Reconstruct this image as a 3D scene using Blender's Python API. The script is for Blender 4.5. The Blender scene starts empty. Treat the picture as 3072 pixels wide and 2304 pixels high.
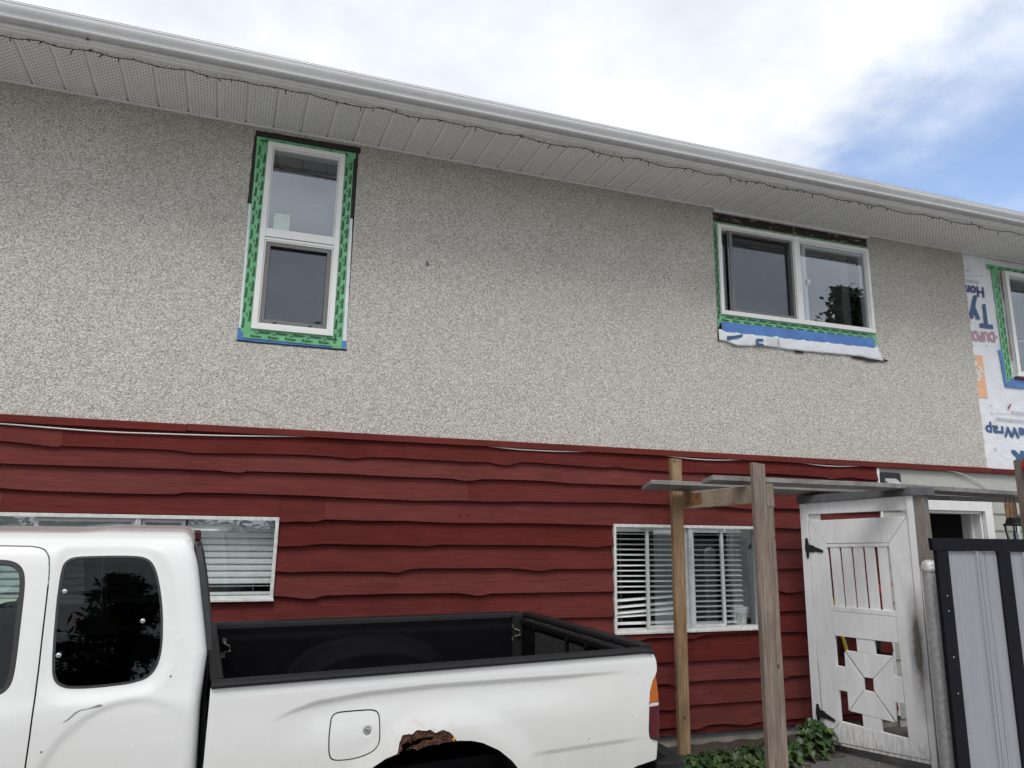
import bpy, bmesh, math, random
import numpy as np
from mathutils import Matrix, Vector

random.seed(7)
rng = np.random.default_rng(7)
S = bpy.context.scene
COL = S.collection
H = 1.75                      # camera height above the ground; all z below are given relative to the camera
R = math.radians

# ------------------------------------------------------------------ camera
cam_d = bpy.data.cameras.new("camera")
cam = bpy.data.objects.new("camera", cam_d)
COL.objects.link(cam)
yaw, pitch, roll = 0.31738, 0.20050, 0.015905
cy_, sy_, cp_, sp_ = math.cos(yaw), math.sin(yaw), math.cos(pitch), math.sin(pitch)
fw = Vector((sy_ * cp_, cy_ * cp_, sp_))
rt = Vector((cy_, -sy_, 0))
up = rt.cross(fw)
c_, s_ = math.cos(roll), math.sin(roll)
r2 = c_ * rt + s_ * up
u2 = -s_ * rt + c_ * up
cam.matrix_world = Matrix(((r2.x, u2.x, -fw.x, 0), (r2.y, u2.y, -fw.y, 0), (r2.z, u2.z, -fw.z, H), (0, 0, 0, 1)))
cam_d.sensor_width = 36
cam_d.lens = 36 * 2105 / 3072
cam_d.clip_end = 3000
cam_d.clip_start = 0.05
S.camera = cam

# ------------------------------------------------------------------ world and sun
SUN_EL, SUN_AZ = R(56), R(205)          # azimuth clockwise from +Y: behind the camera, to the left
W = bpy.data.worlds.new("World")
S.world = W
W.use_nodes = True
wt = W.node_tree
wt.nodes.clear()


def wn(t, **kw):
    n = wt.nodes.new(t)
    for k, v in kw.items():
        setattr(n, k, v)
    return n


def wl(a, b):
    wt.links.new(a, b)


w_out = wn("ShaderNodeOutputWorld")
sky = wn("ShaderNodeTexSky", sky_type="NISHITA", sun_disc=False, sun_elevation=SUN_EL, sun_rotation=SUN_AZ)
bg_sky = wn("ShaderNodeBackground")
bg_sky.inputs[1].default_value = 0.15
sky_tint = wn("ShaderNodeMixRGB", blend_type="MULTIPLY")
sky_tint.inputs[0].default_value = 1.0
sky_tint.inputs[2].default_value = (1.10, 1.18, 1.28, 1)
wl(sky.outputs[0], sky_tint.inputs[1])
wl(sky_tint.outputs[0], bg_sky.inputs[0])
bg_cl = wn("ShaderNodeBackground")
tc = wn("ShaderNodeTexCoord")
# direction projected on a cloud layer: (x, y) / (z + 0.25)
sep = wn("ShaderNodeSeparateXYZ")
wl(tc.outputs["Generated"], sep.inputs[0])
zabs = wn("ShaderNodeMath", operation="ABSOLUTE")
wl(sep.outputs[2], zabs.inputs[0])
zz = wn("ShaderNodeMath", operation="ADD")
wl(zabs.outputs[0], zz.inputs[0])
zz.inputs[1].default_value = 0.22
dx = wn("ShaderNodeMath", operation="DIVIDE")
dy = wn("ShaderNodeMath", operation="DIVIDE")
wl(sep.outputs[0], dx.inputs[0]); wl(zz.outputs[0], dx.inputs[1])
wl(sep.outputs[1], dy.inputs[0]); wl(zz.outputs[0], dy.inputs[1])
cmb = wn("ShaderNodeCombineXYZ")
wl(dx.outputs[0], cmb.inputs[0]); wl(dy.outputs[0], cmb.inputs[1])
n1 = wn("ShaderNodeTexNoise"); n1.inputs["Scale"].default_value = 1.7; n1.inputs["Detail"].default_value = 9; n1.inputs["Roughness"].default_value = 0.58; n1.inputs["Distortion"].default_value = 0.15
n2 = wn("ShaderNodeTexNoise"); n2.inputs["Scale"].default_value = 2.3; n2.inputs["Detail"].default_value = 9; n2.inputs["Roughness"].default_value = 0.56
wl(cmb.outputs[0], n1.inputs["Vector"]); wl(cmb.outputs[0], n2.inputs["Vector"])
# one clear gap in the cloud deck (to the right of the house) with a ragged edge
GAP = Vector((0.868, 0.447, 0.222)).normalized()
dotn = wn("ShaderNodeVectorMath", operation="DOT_PRODUCT")
wl(tc.outputs["Generated"], dotn.inputs[0])
dotn.inputs[1].default_value = GAP
ramp_in = wn("ShaderNodeMath", operation="MULTIPLY_ADD")      # dot + 0.16*(noise-.5)
wl(n1.outputs[0], ramp_in.inputs[0]); ramp_in.inputs[1].default_value = 0.22
wl(dotn.outputs["Value"], ramp_in.inputs[2])
gapmask = wn("ShaderNodeMapRange", interpolation_type="SMOOTHSTEP")
gapmask.inputs["From Min"].default_value = 0.885 + 0.11
gapmask.inputs["From Max"].default_value = 0.945 + 0.11
wl(ramp_in.outputs[0], gapmask.inputs["Value"])
wisps = wn("ShaderNodeMapRange", interpolation_type="SMOOTHSTEP")   # thin cloud inside the gap
wisps.inputs["From Min"].default_value = 0.40; wisps.inputs["From Max"].default_value = 0.78
wisps.inputs["To Min"].default_value = 0.88; wisps.inputs["To Max"].default_value = 0.40
wl(n2.outputs[0], wisps.inputs["Value"])
clear = wn("ShaderNodeMath", operation="MULTIPLY")
wl(gapmask.outputs[0], clear.inputs[0]); wl(wisps.outputs[0], clear.inputs[1])
ccol = wn("ShaderNodeValToRGB")
ccol.color_ramp.elements[0].position = 0.32; ccol.color_ramp.elements[0].color = (0.64, 0.68, 0.745, 1)
ccol.color_ramp.elements[1].position = 0.66; ccol.color_ramp.elements[1].color = (0.98, 1.0, 1.03, 1)
e = ccol.color_ramp.elements.new(0.50); e.color = (0.77, 0.80, 0.85, 1)
wl(n2.outputs[0], ccol.inputs[0])
wl(ccol.outputs[0], bg_cl.inputs[0])
bg_cl.inputs[1].default_value = 1.0
mx = wn("ShaderNodeMixShader")
wl(clear.outputs[0], mx.inputs[0]); wl(bg_cl.outputs[0], mx.inputs[1]); wl(bg_sky.outputs[0], mx.inputs[2])
wl(mx.outputs[0], w_out.inputs[0])

sun_d = bpy.data.lights.new("sun", "SUN")
sun_d.energy = 1.5
sun_d.angle = R(24)
sun_d.color = (1.0, 0.965, 0.92)
sun = bpy.data.objects.new("sun", sun_d)
COL.objects.link(sun)
sdir = Vector((math.sin(SUN_AZ) * math.cos(SUN_EL), math.cos(SUN_AZ) * math.cos(SUN_EL), math.sin(SUN_EL)))
sun.rotation_euler = (-sdir).to_track_quat("-Z", "Y").to_euler()
sun.location = (0, 0, 30)

S.view_settings.view_transform = "Standard"
S.view_settings.look = "None"
S.view_settings.gamma = 1
S.view_settings.exposure = 0.30
S.view_settings.use_curve_mapping = False
S.cycles.max_bounces = 8
S.cycles.transparent_max_bounces = 16


# ------------------------------------------------------------------ material helpers
class NT:
    def __init__(self, name):
        self.m = bpy.data.materials.new(name)
        self.m.use_nodes = True
        self.t = self.m.node_tree
        self.b = self.t.nodes["Principled BSDF"]
        self.out = self.t.nodes["Material Output"]

    def n(self, t, ins=None, **kw):
        x = self.t.nodes.new("ShaderNode" + t)
        for k, v in kw.items():
            setattr(x, k, v)
        if ins:
            for k, v in ins.items():
                self.set(x.inputs[k], v)
        return x

    def set(self, sock, v):
        if isinstance(v, bpy.types.NodeSocket):
            self.t.links.new(v, sock)
        else:
            if isinstance(v, tuple) and len(v) == 3 and sock.type == "RGBA":
                v = (*v, 1)
            sock.default_value = v

    def p(self, **kw):
        for k, v in kw.items():
            self.set(self.b.inputs[k.replace("_", " ")], v)
        return self

    def coord(self, scale=(1, 1, 1), rnd=False, kind="Object"):
        c = self.n("TexCoord").outputs[kind]
        if rnd:
            oi = self.n("ObjectInfo").outputs["Random"]
            o = self.n("VectorMath", {0: c}, operation="ADD")
            sc = self.n("VectorMath", {0: oi, 3: 37.0}, operation="SCALE") if False else None
            cb = self.n("CombineXYZ", {0: self.math("MULTIPLY", oi, 31.0), 1: self.math("MULTIPLY", oi, 17.0), 2: self.math("MULTIPLY", oi, 53.0)})
            self.t.links.new(cb.outputs[0], o.inputs[1])
            c = o.outputs[0]
        mp = self.n("Mapping", {"Vector": c, "Scale": scale})
        return mp.outputs[0]

    def math(self, op, a, b=None, c=None):
        x = self.n("Math", operation=op)
        self.set(x.inputs[0], a)
        if b is not None:
            self.set(x.inputs[1], b)
        if c is not None:
            self.set(x.inputs[2], c)
        return x.outputs[0]

    def noise(self, vec, scale=5, detail=4, rough=0.5, dist=0.0):
        x = self.n("TexNoise", {"Vector": vec, "Scale": scale, "Detail": detail, "Roughness": rough, "Distortion": dist})
        return x.outputs[0]

    def ramp(self, fac, stops, interp="LINEAR"):
        x = self.n("ValToRGB", {"Fac": fac})
        cr = x.color_ramp
        cr.interpolation = interp
        while len(cr.elements) < len(stops):
            cr.elements.new(0.5)
        for e_, (p_, c_) in zip(cr.elements, stops):
            e_.position = p_
            e_.color = (*c_, 1) if isinstance(c_, tuple) else (c_, c_, c_, 1)
        return x.outputs[0]

    def mix(self, fac, a, b, blend="MIX"):
        x = self.n("MixRGB", blend_type=blend)
        self.set(x.inputs[0], fac); self.set(x.inputs[1], a); self.set(x.inputs[2], b)
        return x.outputs[0]

    def rng(self, v, a, b, c=0.0, d=1.0):
        x = self.n("MapRange", {"Value": v, "From Min": a, "From Max": b, "To Min": c, "To Max": d})
        return x.outputs[0]

    def bump(self, h, strength=0.3, dist=0.01):
        x = self.n("Bump", {"Height": h, "Strength": strength, "Distance": dist})
        self.t.links.new(x.outputs[0], self.b.inputs["Normal"])
        return self


def simple(name, col, rough=0.5, metal=0.0, spec=0.5, var=0.12, nscale=12, bump=0.0, coat=0.0):
    t = NT(name)
    c = t.coord()
    nz = t.noise(c, nscale, 5, 0.6)
    lo = tuple(x * (1 - var) for x in col)
    hi = tuple(min(1, x * (1 + var)) for x in col)
    t.p(Base_Color=t.ramp(nz, [(0.3, lo), (0.7, hi)]), Roughness=rough, Metallic=metal, Specular_IOR_Level=spec, Coat_Weight=coat)
    if bump:
        t.bump(t.noise(c, nscale * 6, 4, 0.6), bump, 0.004)
    return t.m


MAT = {}
RUST_AT = (0.672, 0.905)      # rusted spot, metres from the truck root along X and above the ground


def build_materials():
    # pebble-dash stucco
    t = NT("stucco")
    c = t.coord()
    v = t.n("TexVoronoi", {"Vector": c, "Scale": 150.0, "Randomness": 1.0})
    vb = t.n("TexVoronoi", {"Vector": c, "Scale": 125.0, "Randomness": 1.0})
    rnd = t.n("SeparateXYZ", {0: v.outputs["Color"]})
    col = t.ramp(rnd.outputs[0], [(0.0, (0.32, 0.295, 0.25)), (0.16, (0.48, 0.452, 0.395)), (0.42, (0.62, 0.597, 0.54)), (0.70, (0.76, 0.743, 0.695)), (1.0, (0.88, 0.865, 0.835))])
    rnd2 = t.n("SeparateXYZ", {0: vb.outputs["Color"]})
    col = t.mix(t.rng(rnd2.outputs[1], 0.86, 0.9, 0, 0.40), col, (0.13, 0.118, 0.10))
    col = t.mix(t.rng(rnd.outputs[2], 0.9, 0.95, 0, 0.5), col, (0.36, 0.28, 0.18))
    # gaps between the pebbles
    col = t.mix(t.rng(v.outputs["Distance"], 0.45, 0.75, 0, 0.5), col, (0.22, 0.21, 0.19))
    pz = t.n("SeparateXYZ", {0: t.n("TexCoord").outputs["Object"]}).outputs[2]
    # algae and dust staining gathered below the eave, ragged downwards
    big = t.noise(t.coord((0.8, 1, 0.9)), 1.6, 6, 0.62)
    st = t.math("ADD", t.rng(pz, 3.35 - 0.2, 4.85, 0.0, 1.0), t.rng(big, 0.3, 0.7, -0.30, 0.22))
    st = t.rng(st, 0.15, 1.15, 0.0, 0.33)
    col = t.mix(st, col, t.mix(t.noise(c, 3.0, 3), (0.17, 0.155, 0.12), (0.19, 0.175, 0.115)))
    blot = t.noise(t.coord((1, 1, 0.7)), 2.4, 6, 0.7)
    col = t.mix(t.rng(blot, 0.5, 0.75, 0, 0.08), col, (0.18, 0.17, 0.15))
    t.p(Base_Color=col, Roughness=0.95, Specular_IOR_Level=0.25)
    t.bump(t.math("MULTIPLY", v.outputs["Distance"], -1.0), 0.7, 0.007)
    MAT["stucco"] = t.m

    # red stained siding
    def redwood(name, base, dark, light):
        t = NT(name)
        g = t.coord((1.3, 1.3, 42), rnd=True)
        gr = t.noise(g, 3.2, 8, 0.62, 0.35)
        wv = t.n("TexWave", {"Vector": t.coord((0.8, 0.8, 16), rnd=True), "Scale": 2.2, "Distortion": 7.0, "Detail": 3.0, "Detail Scale": 1.6}, wave_type="BANDS", bands_direction="Z").outputs[1]
        col = t.ramp(gr, [(0.25, dark), (0.52, base), (0.80, light)])
        col = t.mix(t.math("MULTIPLY", wv, 0.26), col, dark)
        w = t.noise(t.coord((1, 1, 2.2), rnd=True), 2.0, 5, 0.6)
        col = t.mix(t.rng(w, 0.42, 0.72, 0.0, 0.7), col, tuple(x * 0.60 for x in base))
        w2 = t.noise(t.coord((0.7, 1, 5), rnd=True), 6, 6, 0.7)
        col = t.mix(t.rng(w2, 0.52, 0.74, 0.0, 0.45), col, light)
        rr = t.n("ObjectInfo").outputs["Random"]
        hs = t.n("HueSaturation", {"Color": col, "Value": t.rng(rr, 0, 1, 0.84, 1.12), "Saturation": t.rng(rr, 0, 1, 1.05, 0.93)})
        chips = t.noise(t.coord((1, 1, 3), rnd=True), 34, 3, 0.7)
        col = t.mix(t.rng(chips, 0.725, 0.745, 0, 0.6), hs.outputs[0], (0.33, 0.25, 0.21))
        knots = t.n("TexVoronoi", {"Vector": t.coord((1.0, 1.0, 1.6), rnd=True), "Scale": 3.6}).outputs["Distance"]
        col = t.mix(t.rng(knots, 0.035, 0.075, 0.7, 0.0), col, tuple(x * 0.35 for x in base))
        t.p(Base_Color=col, Roughness=0.75, Specular_IOR_Level=0.12)
        t.bump(t.math("ADD", gr, t.math("MULTIPLY", wv, 0.4)), 0.45, 0.004)
        return t.m
    MAT["redwood"] = redwood("red_stain", (0.140, 0.0275, 0.0245), (0.082, 0.0165, 0.0145), (0.180, 0.042, 0.036))
    MAT["redtrim"] = redwood("red_trim", (0.170, 0.034, 0.030), (0.12, 0.023, 0.021), (0.21, 0.049, 0.042))

    # pale grey lap siding with embossed grain
    t = NT("grey_lap")
    gr = t.noise(t.coord((2.0, 2, 60), rnd=True), 2.4, 6, 0.6, 0.8)
    t.p(Base_Color=t.ramp(gr, [(0.3, (0.36, 0.36, 0.33)), (0.7, (0.46, 0.46, 0.425))]), Roughness=0.6)
    t.bump(gr, 0.5, 0.005)
    MAT["greylap"] = t.m

    # weathered white paint on the gate
    t = NT("gate_paint")
    c = t.coord()
    g = t.noise(t.coord((5, 5, 0.9), rnd=True), 5, 6, 0.65)
    col = t.ramp(g, [(0.28, (0.70, 0.70, 0.70)), (0.6, (0.79, 0.79, 0.795))])
    d = t.noise(c, 6, 8, 0.72)
    col = t.mix(t.rng(d, 0.58, 0.80, 0, 0.35), col, (0.36, 0.34, 0.31))
    # a rubbed grimy band down the latch stile (Object z above ground, x across)
    sx = t.n("SeparateXYZ", {0: t.n("TexCoord").outputs["Object"]})
    along = t.math("SQRT", t.math("ADD", t.math("POWER", t.math("SUBTRACT", sx.outputs[0], 0.0), 2.0), t.math("POWER", t.math("SUBTRACT", sx.outputs[1], 0.0), 2.0)))
    band = t.rng(t.math("ABSOLUTE", t.math("SUBTRACT", along, 0.775)), 0.0, 0.075, 1, 0)
    hz = t.math("SUBTRACT", 1.0, t.math("MINIMUM", t.math("ABSOLUTE", t.math("MULTIPLY", t.math("SUBTRACT", sx.outputs[2], 0.86), 1.9)), 1.0))
    grime = t.math("MULTIPLY", t.math("MULTIPLY", band, hz), t.rng(t.noise(t.coord((1, 1, 0.35)), 9, 8, 0.7), 0.28, 0.66, 0.25, 1.0))
    col = t.mix(t.rng(grime, 0.0, 0.45, 0, 0.94), col, (0.085, 0.07, 0.055))
    low = t.math("MULTIPLY", t.rng(sx.outputs[2], 0.02, 0.30, 1.0, 0.0), t.rng(t.noise(t.coord((30, 30, 4)), 2, 6, 0.7), 0.42, 0.62, 0, 1))
    col = t.mix(t.math("MULTIPLY", low, 0.75), col, (0.13, 0.115, 0.095))
    t.p(Base_Color=col, Roughness=0.55, Specular_IOR_Level=0.35)
    t.bump(t.noise(t.coord((40, 40, 3)), 3, 5, 0.6), 0.18, 0.003)
    MAT["gatepaint"] = t.m

    def wood(name, stops, grain=(40, 40, 1.6), rough=0.8, bump=0.5, nail=True):
        t = NT(name)
        gr = t.noise(t.coord(grain, rnd=True), 2.6, 8, 0.66, 0.25)
        col = t.ramp(gr, stops)
        lo = t.noise(t.coord((3, 3, 1.0), rnd=True), 2.5, 5, 0.6)
        col = t.mix(t.rng(lo, 0.4, 0.72, 0, 0.55), col, tuple(x * 0.62 for x in stops[0][1]))
        ck = t.noise(t.coord(tuple(g * 1.6 if g > 10 else g * 0.5 for g in grain), rnd=True), 2.2, 4, 0.6)
        col = t.mix(t.rng(ck, 0.64, 0.70, 0, 0.75), col, (0.045, 0.035, 0.028))
        k = t.n("TexVoronoi", {"Vector": t.coord((1, 1, 0.7), rnd=True), "Scale": 9.0}).outputs["Distance"]
        col = t.mix(t.rng(k, 0.06, 0.13, 0.85, 0), col, (0.05, 0.03, 0.02))
        t.p(Base_Color=col, Roughness=rough, Specular_IOR_Level=0.25)
        t.bump(gr, bump, 0.005)
        return t.m
    MAT["pine"] = wood("weathered_pine", [(0.30, (0.145, 0.085, 0.045)), (0.5, (0.30, 0.195, 0.11)), (0.72, (0.43, 0.305, 0.19))])
    MAT["greypine"] = wood("greyed_post_wood", [(0.30, (0.115, 0.085, 0.067)), (0.5, (0.235, 0.185, 0.15)), (0.72, (0.33, 0.285, 0.25))])
    MAT["greywood"] = wood("silver_grey_board", [(0.28, (0.15, 0.143, 0.135)), (0.5, (0.27, 0.262, 0.25)), (0.75, (0.37, 0.36, 0.34))], grain=(1.6, 40, 40))
    MAT["beamwood"] = wood("pale_beam_wood", [(0.28, (0.29, 0.22, 0.15)), (0.5, (0.42, 0.345, 0.26)), (0.75, (0.50, 0.43, 0.34))], grain=(40, 1.6, 40))
    MAT["barepost"] = wood("bare_grey_post", [(0.28, (0.14, 0.12, 0.105)), (0.5, (0.25, 0.225, 0.20)), (0.75, (0.33, 0.30, 0.27))])
    MAT["bark"] = wood("bark", [(0.3, (0.06, 0.045, 0.035)), (0.7, (0.13, 0.10, 0.075))], grain=(8, 8, 1))

    # soffit vinyl with perforations
    t = NT("soffit_vinyl")
    tcx = t.n("TexCoord").outputs["Object"]
    sx = t.n("SeparateXYZ", {0: tcx})
    # local x inside the panel (0..0.2085), y across
    px = t.math("MULTIPLY_ADD", sx.outputs[1], 0.065, sx.outputs[0]); py = sx.outputs[1]
    u = t.math("DIVIDE", t.math("SUBTRACT", px, 0.045), 0.0215)
    vv = t.math("DIVIDE", py, 0.0355)
    col_i = t.math("FLOOR", u)
    odd = t.math("MULTIPLY", t.math("MODULO", t.math("ABSOLUTE", col_i), 2.0), 0.5)
    fu = t.math("SUBTRACT", t.math("FRACT", u), 0.5)
    fv = t.math("SUBTRACT", t.math("FRACT", t.math("ADD", vv, odd)), 0.5)
    dd = t.math("SQRT", t.math("ADD", t.math("POWER", t.math("MULTIPLY", fu, 0.0215), 2.0), t.math("POWER", t.math("MULTIPLY", fv, 0.0355), 2.0)))
    hole = t.rng(dd, 0.0042, 0.0058, 1, 0)
    inside = t.math("MULTIPLY", t.math("GREATER_THAN", px, 0.045), t.math("LESS_THAN", px, 0.1955))
    hole = t.math("MULTIPLY", hole, inside)
    nz = t.noise(t.coord((1.5, 1.5, 1.5), rnd=True), 3, 5, 0.6)
    base = t.ramp(nz, [(0.3, (0.77, 0.765, 0.74)), (0.7, (0.83, 0.825, 0.805))])
    t.p(Base_Color=t.mix(t.math("MULTIPLY", hole, 0.96), base, (0.02, 0.02, 0.02)), Roughness=0.55)
    t.bump(t.math("MULTIPLY", hole, -1.0), 0.4, 0.003)
    MAT["soffit"] = t.m

    MAT["vinyl"] = simple("white_vinyl", (0.80, 0.80, 0.79), 0.35, var=0.03, nscale=6)
    MAT["alu"] = simple("eave_trim_white", (0.74, 0.745, 0.73), 0.45, var=0.07, nscale=5)
    MAT["gutter"] = simple("gutter_white", (0.78, 0.79, 0.81), 0.25, var=0.05, nscale=3, spec=0.6)
    MAT["oldalu"] = simple("old_window_metal", (0.56, 0.58, 0.58), 0.38, var=0.14, nscale=14)
    MAT["sillpaint"] = simple("peeling_sill_paint", (0.66, 0.66, 0.64), 0.5, var=0.2, nscale=30)
    MAT["screenframe"] = simple("screen_frame_grey", (0.17, 0.165, 0.165), 0.5, var=0.05)
    MAT["membrane"] = simple("black_membrane", (0.022, 0.019, 0.018), 0.7, var=0.4, nscale=30, bump=0.6)
    t = NT("torn_black_membrane")
    nzz = t.noise(t.coord((1, 1, 4)), 9, 8, 0.75)
    t.p(Base_Color=t.ramp(nzz, [(0.54, (0.016, 0.010, 0.010)), (0.57, (0.07, 0.028, 0.022)), (0.62, (0.45, 0.40, 0.36))]), Roughness=0.75)
    t.bump(nzz, 0.7, 0.01)
    MAT["torn"] = t.m
    MAT["bluetape"] = simple("blue_flashing", (0.075, 0.20, 0.52), 0.42, var=0.2, nscale=7, bump=0.35)
    t = NT("green_tape")
    nz = t.noise(t.coord((1, 1, 1)), 7, 5, 0.6)
    t.p(Base_Color=t.ramp(nz, [(0.3, (0.11, 0.38, 0.17)), (0.7, (0.19, 0.55, 0.27))]), Roughness=0.33, Specular_IOR_Level=0.6)
    t.bump(t.noise(t.coord((1, 1, 1)), 26, 4, 0.6), 0.35, 0.006)
    MAT["greentape"] = t.m
    t = NT("house_wrap_sheet")
    nz = t.noise(t.coord(), 5, 6, 0.65)
    stn = t.noise(t.coord((1, 1, 0.8)), 3.1, 5, 0.7)
    t.p(Base_Color=t.mix(t.rng(stn, 0.60, 0.78, 0, 0.45), t.ramp(nz, [(0.3, (0.70, 0.73, 0.78)), (0.7, (0.80, 0.82, 0.85))]), (0.62, 0.55, 0.34)), Roughness=0.42)
    t.bump(t.noise(t.coord(), 9, 6, 0.6, 0.8), 0.55, 0.02)
    MAT["wrap"] = t.m
    MAT["inkblue"] = simple("print_blue", (0.035, 0.10, 0.235), 0.5, var=0.1)
    MAT["inkpurple"] = simple("print_violet", (0.06, 0.05, 0.22), 0.5, var=0.1)
    MAT["inkred"] = simple("print_faded_red", (0.50, 0.25, 0.30), 0.5, var=0.1)
    MAT["inkorange"] = simple("print_orange", (0.78, 0.44, 0.27), 0.5, var=0.06)
    MAT["inkgrey"] = simple("print_grey", (0.42, 0.45, 0.50), 0.5, var=0.1)
    MAT["inkblack"] = simple("tape_print_black", (0.012, 0.03, 0.018), 0.5, var=0.1)
    MAT["white"] = simple("plain_white", (0.74, 0.76, 0.74), 0.5, var=0.03)
    MAT["paper"] = simple("label_paper", (0.60, 0.70, 0.66), 0.5, var=0.05)
    MAT["blind"] = simple("blind_slat_white", (0.82, 0.85, 0.845), 0.4, var=0.04)
    MAT["concrete"] = simple("foundation_concrete", (0.29, 0.275, 0.23), 0.9, var=0.30, nscale=7, bump=0.5)
    MAT["room"] = simple("interior_paint", (0.16, 0.155, 0.15), 0.9, var=0.1)
    MAT["shingle"] = simple("roof_shingle", (0.10, 0.10, 0.105), 0.9, var=0.4, nscale=40, bump=0.6)

    def glass(name, tint, r0=0.06, rough=0.0, wob=0.012):
        t = NT(name)
        t.t.nodes.remove(t.b)
        tr = t.n("BsdfTransparent", {"Color": (*tint, 1)})
        gl = t.n("BsdfGlossy", {"Color": (0.88, 0.94, 1.0, 1), "Roughness": rough})
        fc = t.n("LayerWeight", {"Blend": 0.5}).outputs["Facing"]
        fr = t.math("MULTIPLY_ADD", t.math("POWER", fc, 5.0), 1 - r0, r0)
        bw = t.n("Bump", {"Height": t.noise(t.coord(), 1.7, 2, 0.4), "Strength": wob, "Distance": 0.02})
        t.t.links.new(bw.outputs[0], gl.inputs["Normal"])
        mxs = t.n("MixShader", {0: fr, 1: tr.outputs[0], 2: gl.outputs[0]})
        t.t.links.new(mxs.outputs[0], t.out.inputs[0])
        return t.m
    MAT["glass"] = glass("window_glass", (0.88, 0.90, 0.91), 0.15)
    MAT["oldglass"] = glass("old_window_glass", (0.95, 0.97, 0.965), 0.12, 0.0, 0.0)
    MAT["tint"] = glass("tinted_truck_glass", (0.05, 0.05, 0.055), 0.030)
    MAT["cabglass"] = glass("truck_door_glass", (0.72, 0.80, 0.76), 0.035)
    MAT["lampglass"] = glass("lantern_glass", (0.90, 0.92, 0.92), 0.04)
    # insect screen: fine dark mesh letting some light through
    t = NT("insect_screen")
    t.t.nodes.remove(t.b)
    tr = t.n("BsdfTransparent", {"Color": (0.94, 0.94, 0.95, 1)})
    df = t.n("BsdfDiffuse", {"Color": (0.05, 0.05, 0.052, 1)})
    mxs = t.n("MixShader", {0: 0.11, 1: tr.outputs[0], 2: df.outputs[0]})
    t.t.links.new(mxs.outputs[0], t.out.inputs[0])
    MAT["screen"] = t.m

    # truck paint: aged white, chips and dust
    t = NT("truck_white_paint")
    c = t.coord()
    spk = t.n("TexVoronoi", {"Vector": c, "Scale": 9.0}).outputs["Distance"]
    spk2 = t.n("TexVoronoi", {"Vector": t.coord((1, 1, 1.6)), "Scale": 21.0})
    chip = t.math("MULTIPLY", t.rng(spk, 0.030, 0.045, 1, 0), t.math("GREATER_THAN", t.noise(c, 4.0, 2), 0.49))
    sc = t.noise(t.coord((1.2, 1, 9)), 16, 4, 0.7)
    dirt = t.noise(c, 2.2, 7, 0.66)
    col = t.mix(t.rng(dirt, 0.40, 0.75, 0, 0.22), (0.715, 0.72, 0.712), (0.56, 0.545, 0.50))
    col = t.mix(t.rng(sc, 0.74, 0.80, 0, 0.35), col, (0.45, 0.45, 0.45))
    col = t.mix(t.math("MULTIPLY", chip, 0.8), col, (0.10, 0.09, 0.08))
    so = t.n("SeparateXYZ", {0: t.n("TexCoord").outputs["Object"]})
    RB = RUST_AT
    rd = t.math("SQRT", t.math("ADD", t.math("POWER", t.math("SUBTRACT", so.outputs[0], RB[0]), 2.0), t.math("POWER", t.math("MULTIPLY", t.math("SUBTRACT", so.outputs[2], RB[1]), 1.6), 2.0)))
    rb = t.math("MULTIPLY", t.rng(rd, 0.10, 0.19, 1, 0), t.rng(t.noise(t.coord((1, 1, 0.6)), 26, 7, 0.7), 0.50, 0.70, 0, 1))
    col = t.mix(t.math("MULTIPLY", rb, 0.3), col, (0.36, 0.17, 0.07))
    low = t.math("MULTIPLY", t.rng(so.outputs[2], 1.05, 0.55, 0, 1), t.rng(t.noise(t.coord((3, 3, 1.2)), 4, 6, 0.7), 0.3, 0.75, 0.2, 1))
    col = t.mix(t.math("MULTIPLY", low, 0.4), col, (0.42, 0.40, 0.36))
    t.p(Base_Color=col, Roughness=t.rng(dirt, 0.3, 0.8, 0.22, 0.40), Specular_IOR_Level=0.5, Coat_Weight=0.8, Coat_Roughness=0.08)
    t.bump(t.noise(c, 3.0, 2, 0.4), 0.06, 0.02)
    MAT["paint"] = t.m
    MAT["blackplastic"] = simple("black_bed_plastic", (0.010, 0.010, 0.0115), 0.5, spec=0.28, var=0.25, nscale=22, bump=0.25)
    MAT["liner"] = simple("bed_liner", (0.004, 0.004, 0.0052), 0.8, spec=0.10, var=0.35, nscale=9, bump=0.3)
    MAT["rubber"] = simple("rubber_seal", (0.022, 0.023, 0.024), 0.6, var=0.15)
    MAT["dark"] = simple("dark_underside", (0.010, 0.010, 0.010), 0.8, var=0.2)
    t = NT("rust")
    nz = t.noise(t.coord(), 45, 8, 0.7)
    t.p(Base_Color=t.ramp(nz, [(0.30, (0.022, 0.013, 0.010)), (0.48, (0.085, 0.045, 0.032)), (0.62, (0.15, 0.075, 0.05)), (0.74, (0.25, 0.10, 0.045))]), Roughness=0.95, Specular_IOR_Level=0.1)
    t.bump(nz, 0.9, 0.01)
    MAT["rust"] = t.m
    MAT["orangerust"] = simple("fresh_rust", (0.55, 0.24, 0.03), 0.9, var=0.3, nscale=60)
    for nm, colr in (("amber", (0.48, 0.115, 0.010)), ("redlens", (0.085, 0.003, 0.008)), ("clearlens", (0.62, 0.60, 0.60))):
        t = NT(nm + "_lens")
        rib = t.n("TexWave", {"Vector": t.coord((1, 1, 1)), "Scale": 38.0, "Distortion": 0.2}, wave_type="BANDS", bands_direction="Z").outputs[1]
        t.p(Base_Color=t.mix(t.math("MULTIPLY", rib, 0.25), colr, tuple(x * 0.6 for x in colr)), Roughness=0.15, Specular_IOR_Level=0.3, Coat_Weight=0.15, Coat_Roughness=0.05)
        MAT[nm] = t.m
    MAT["chrome"] = simple("dull_chrome", (0.52, 0.52, 0.53), 0.25, metal=1.0, var=0.15, nscale=20)
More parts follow.
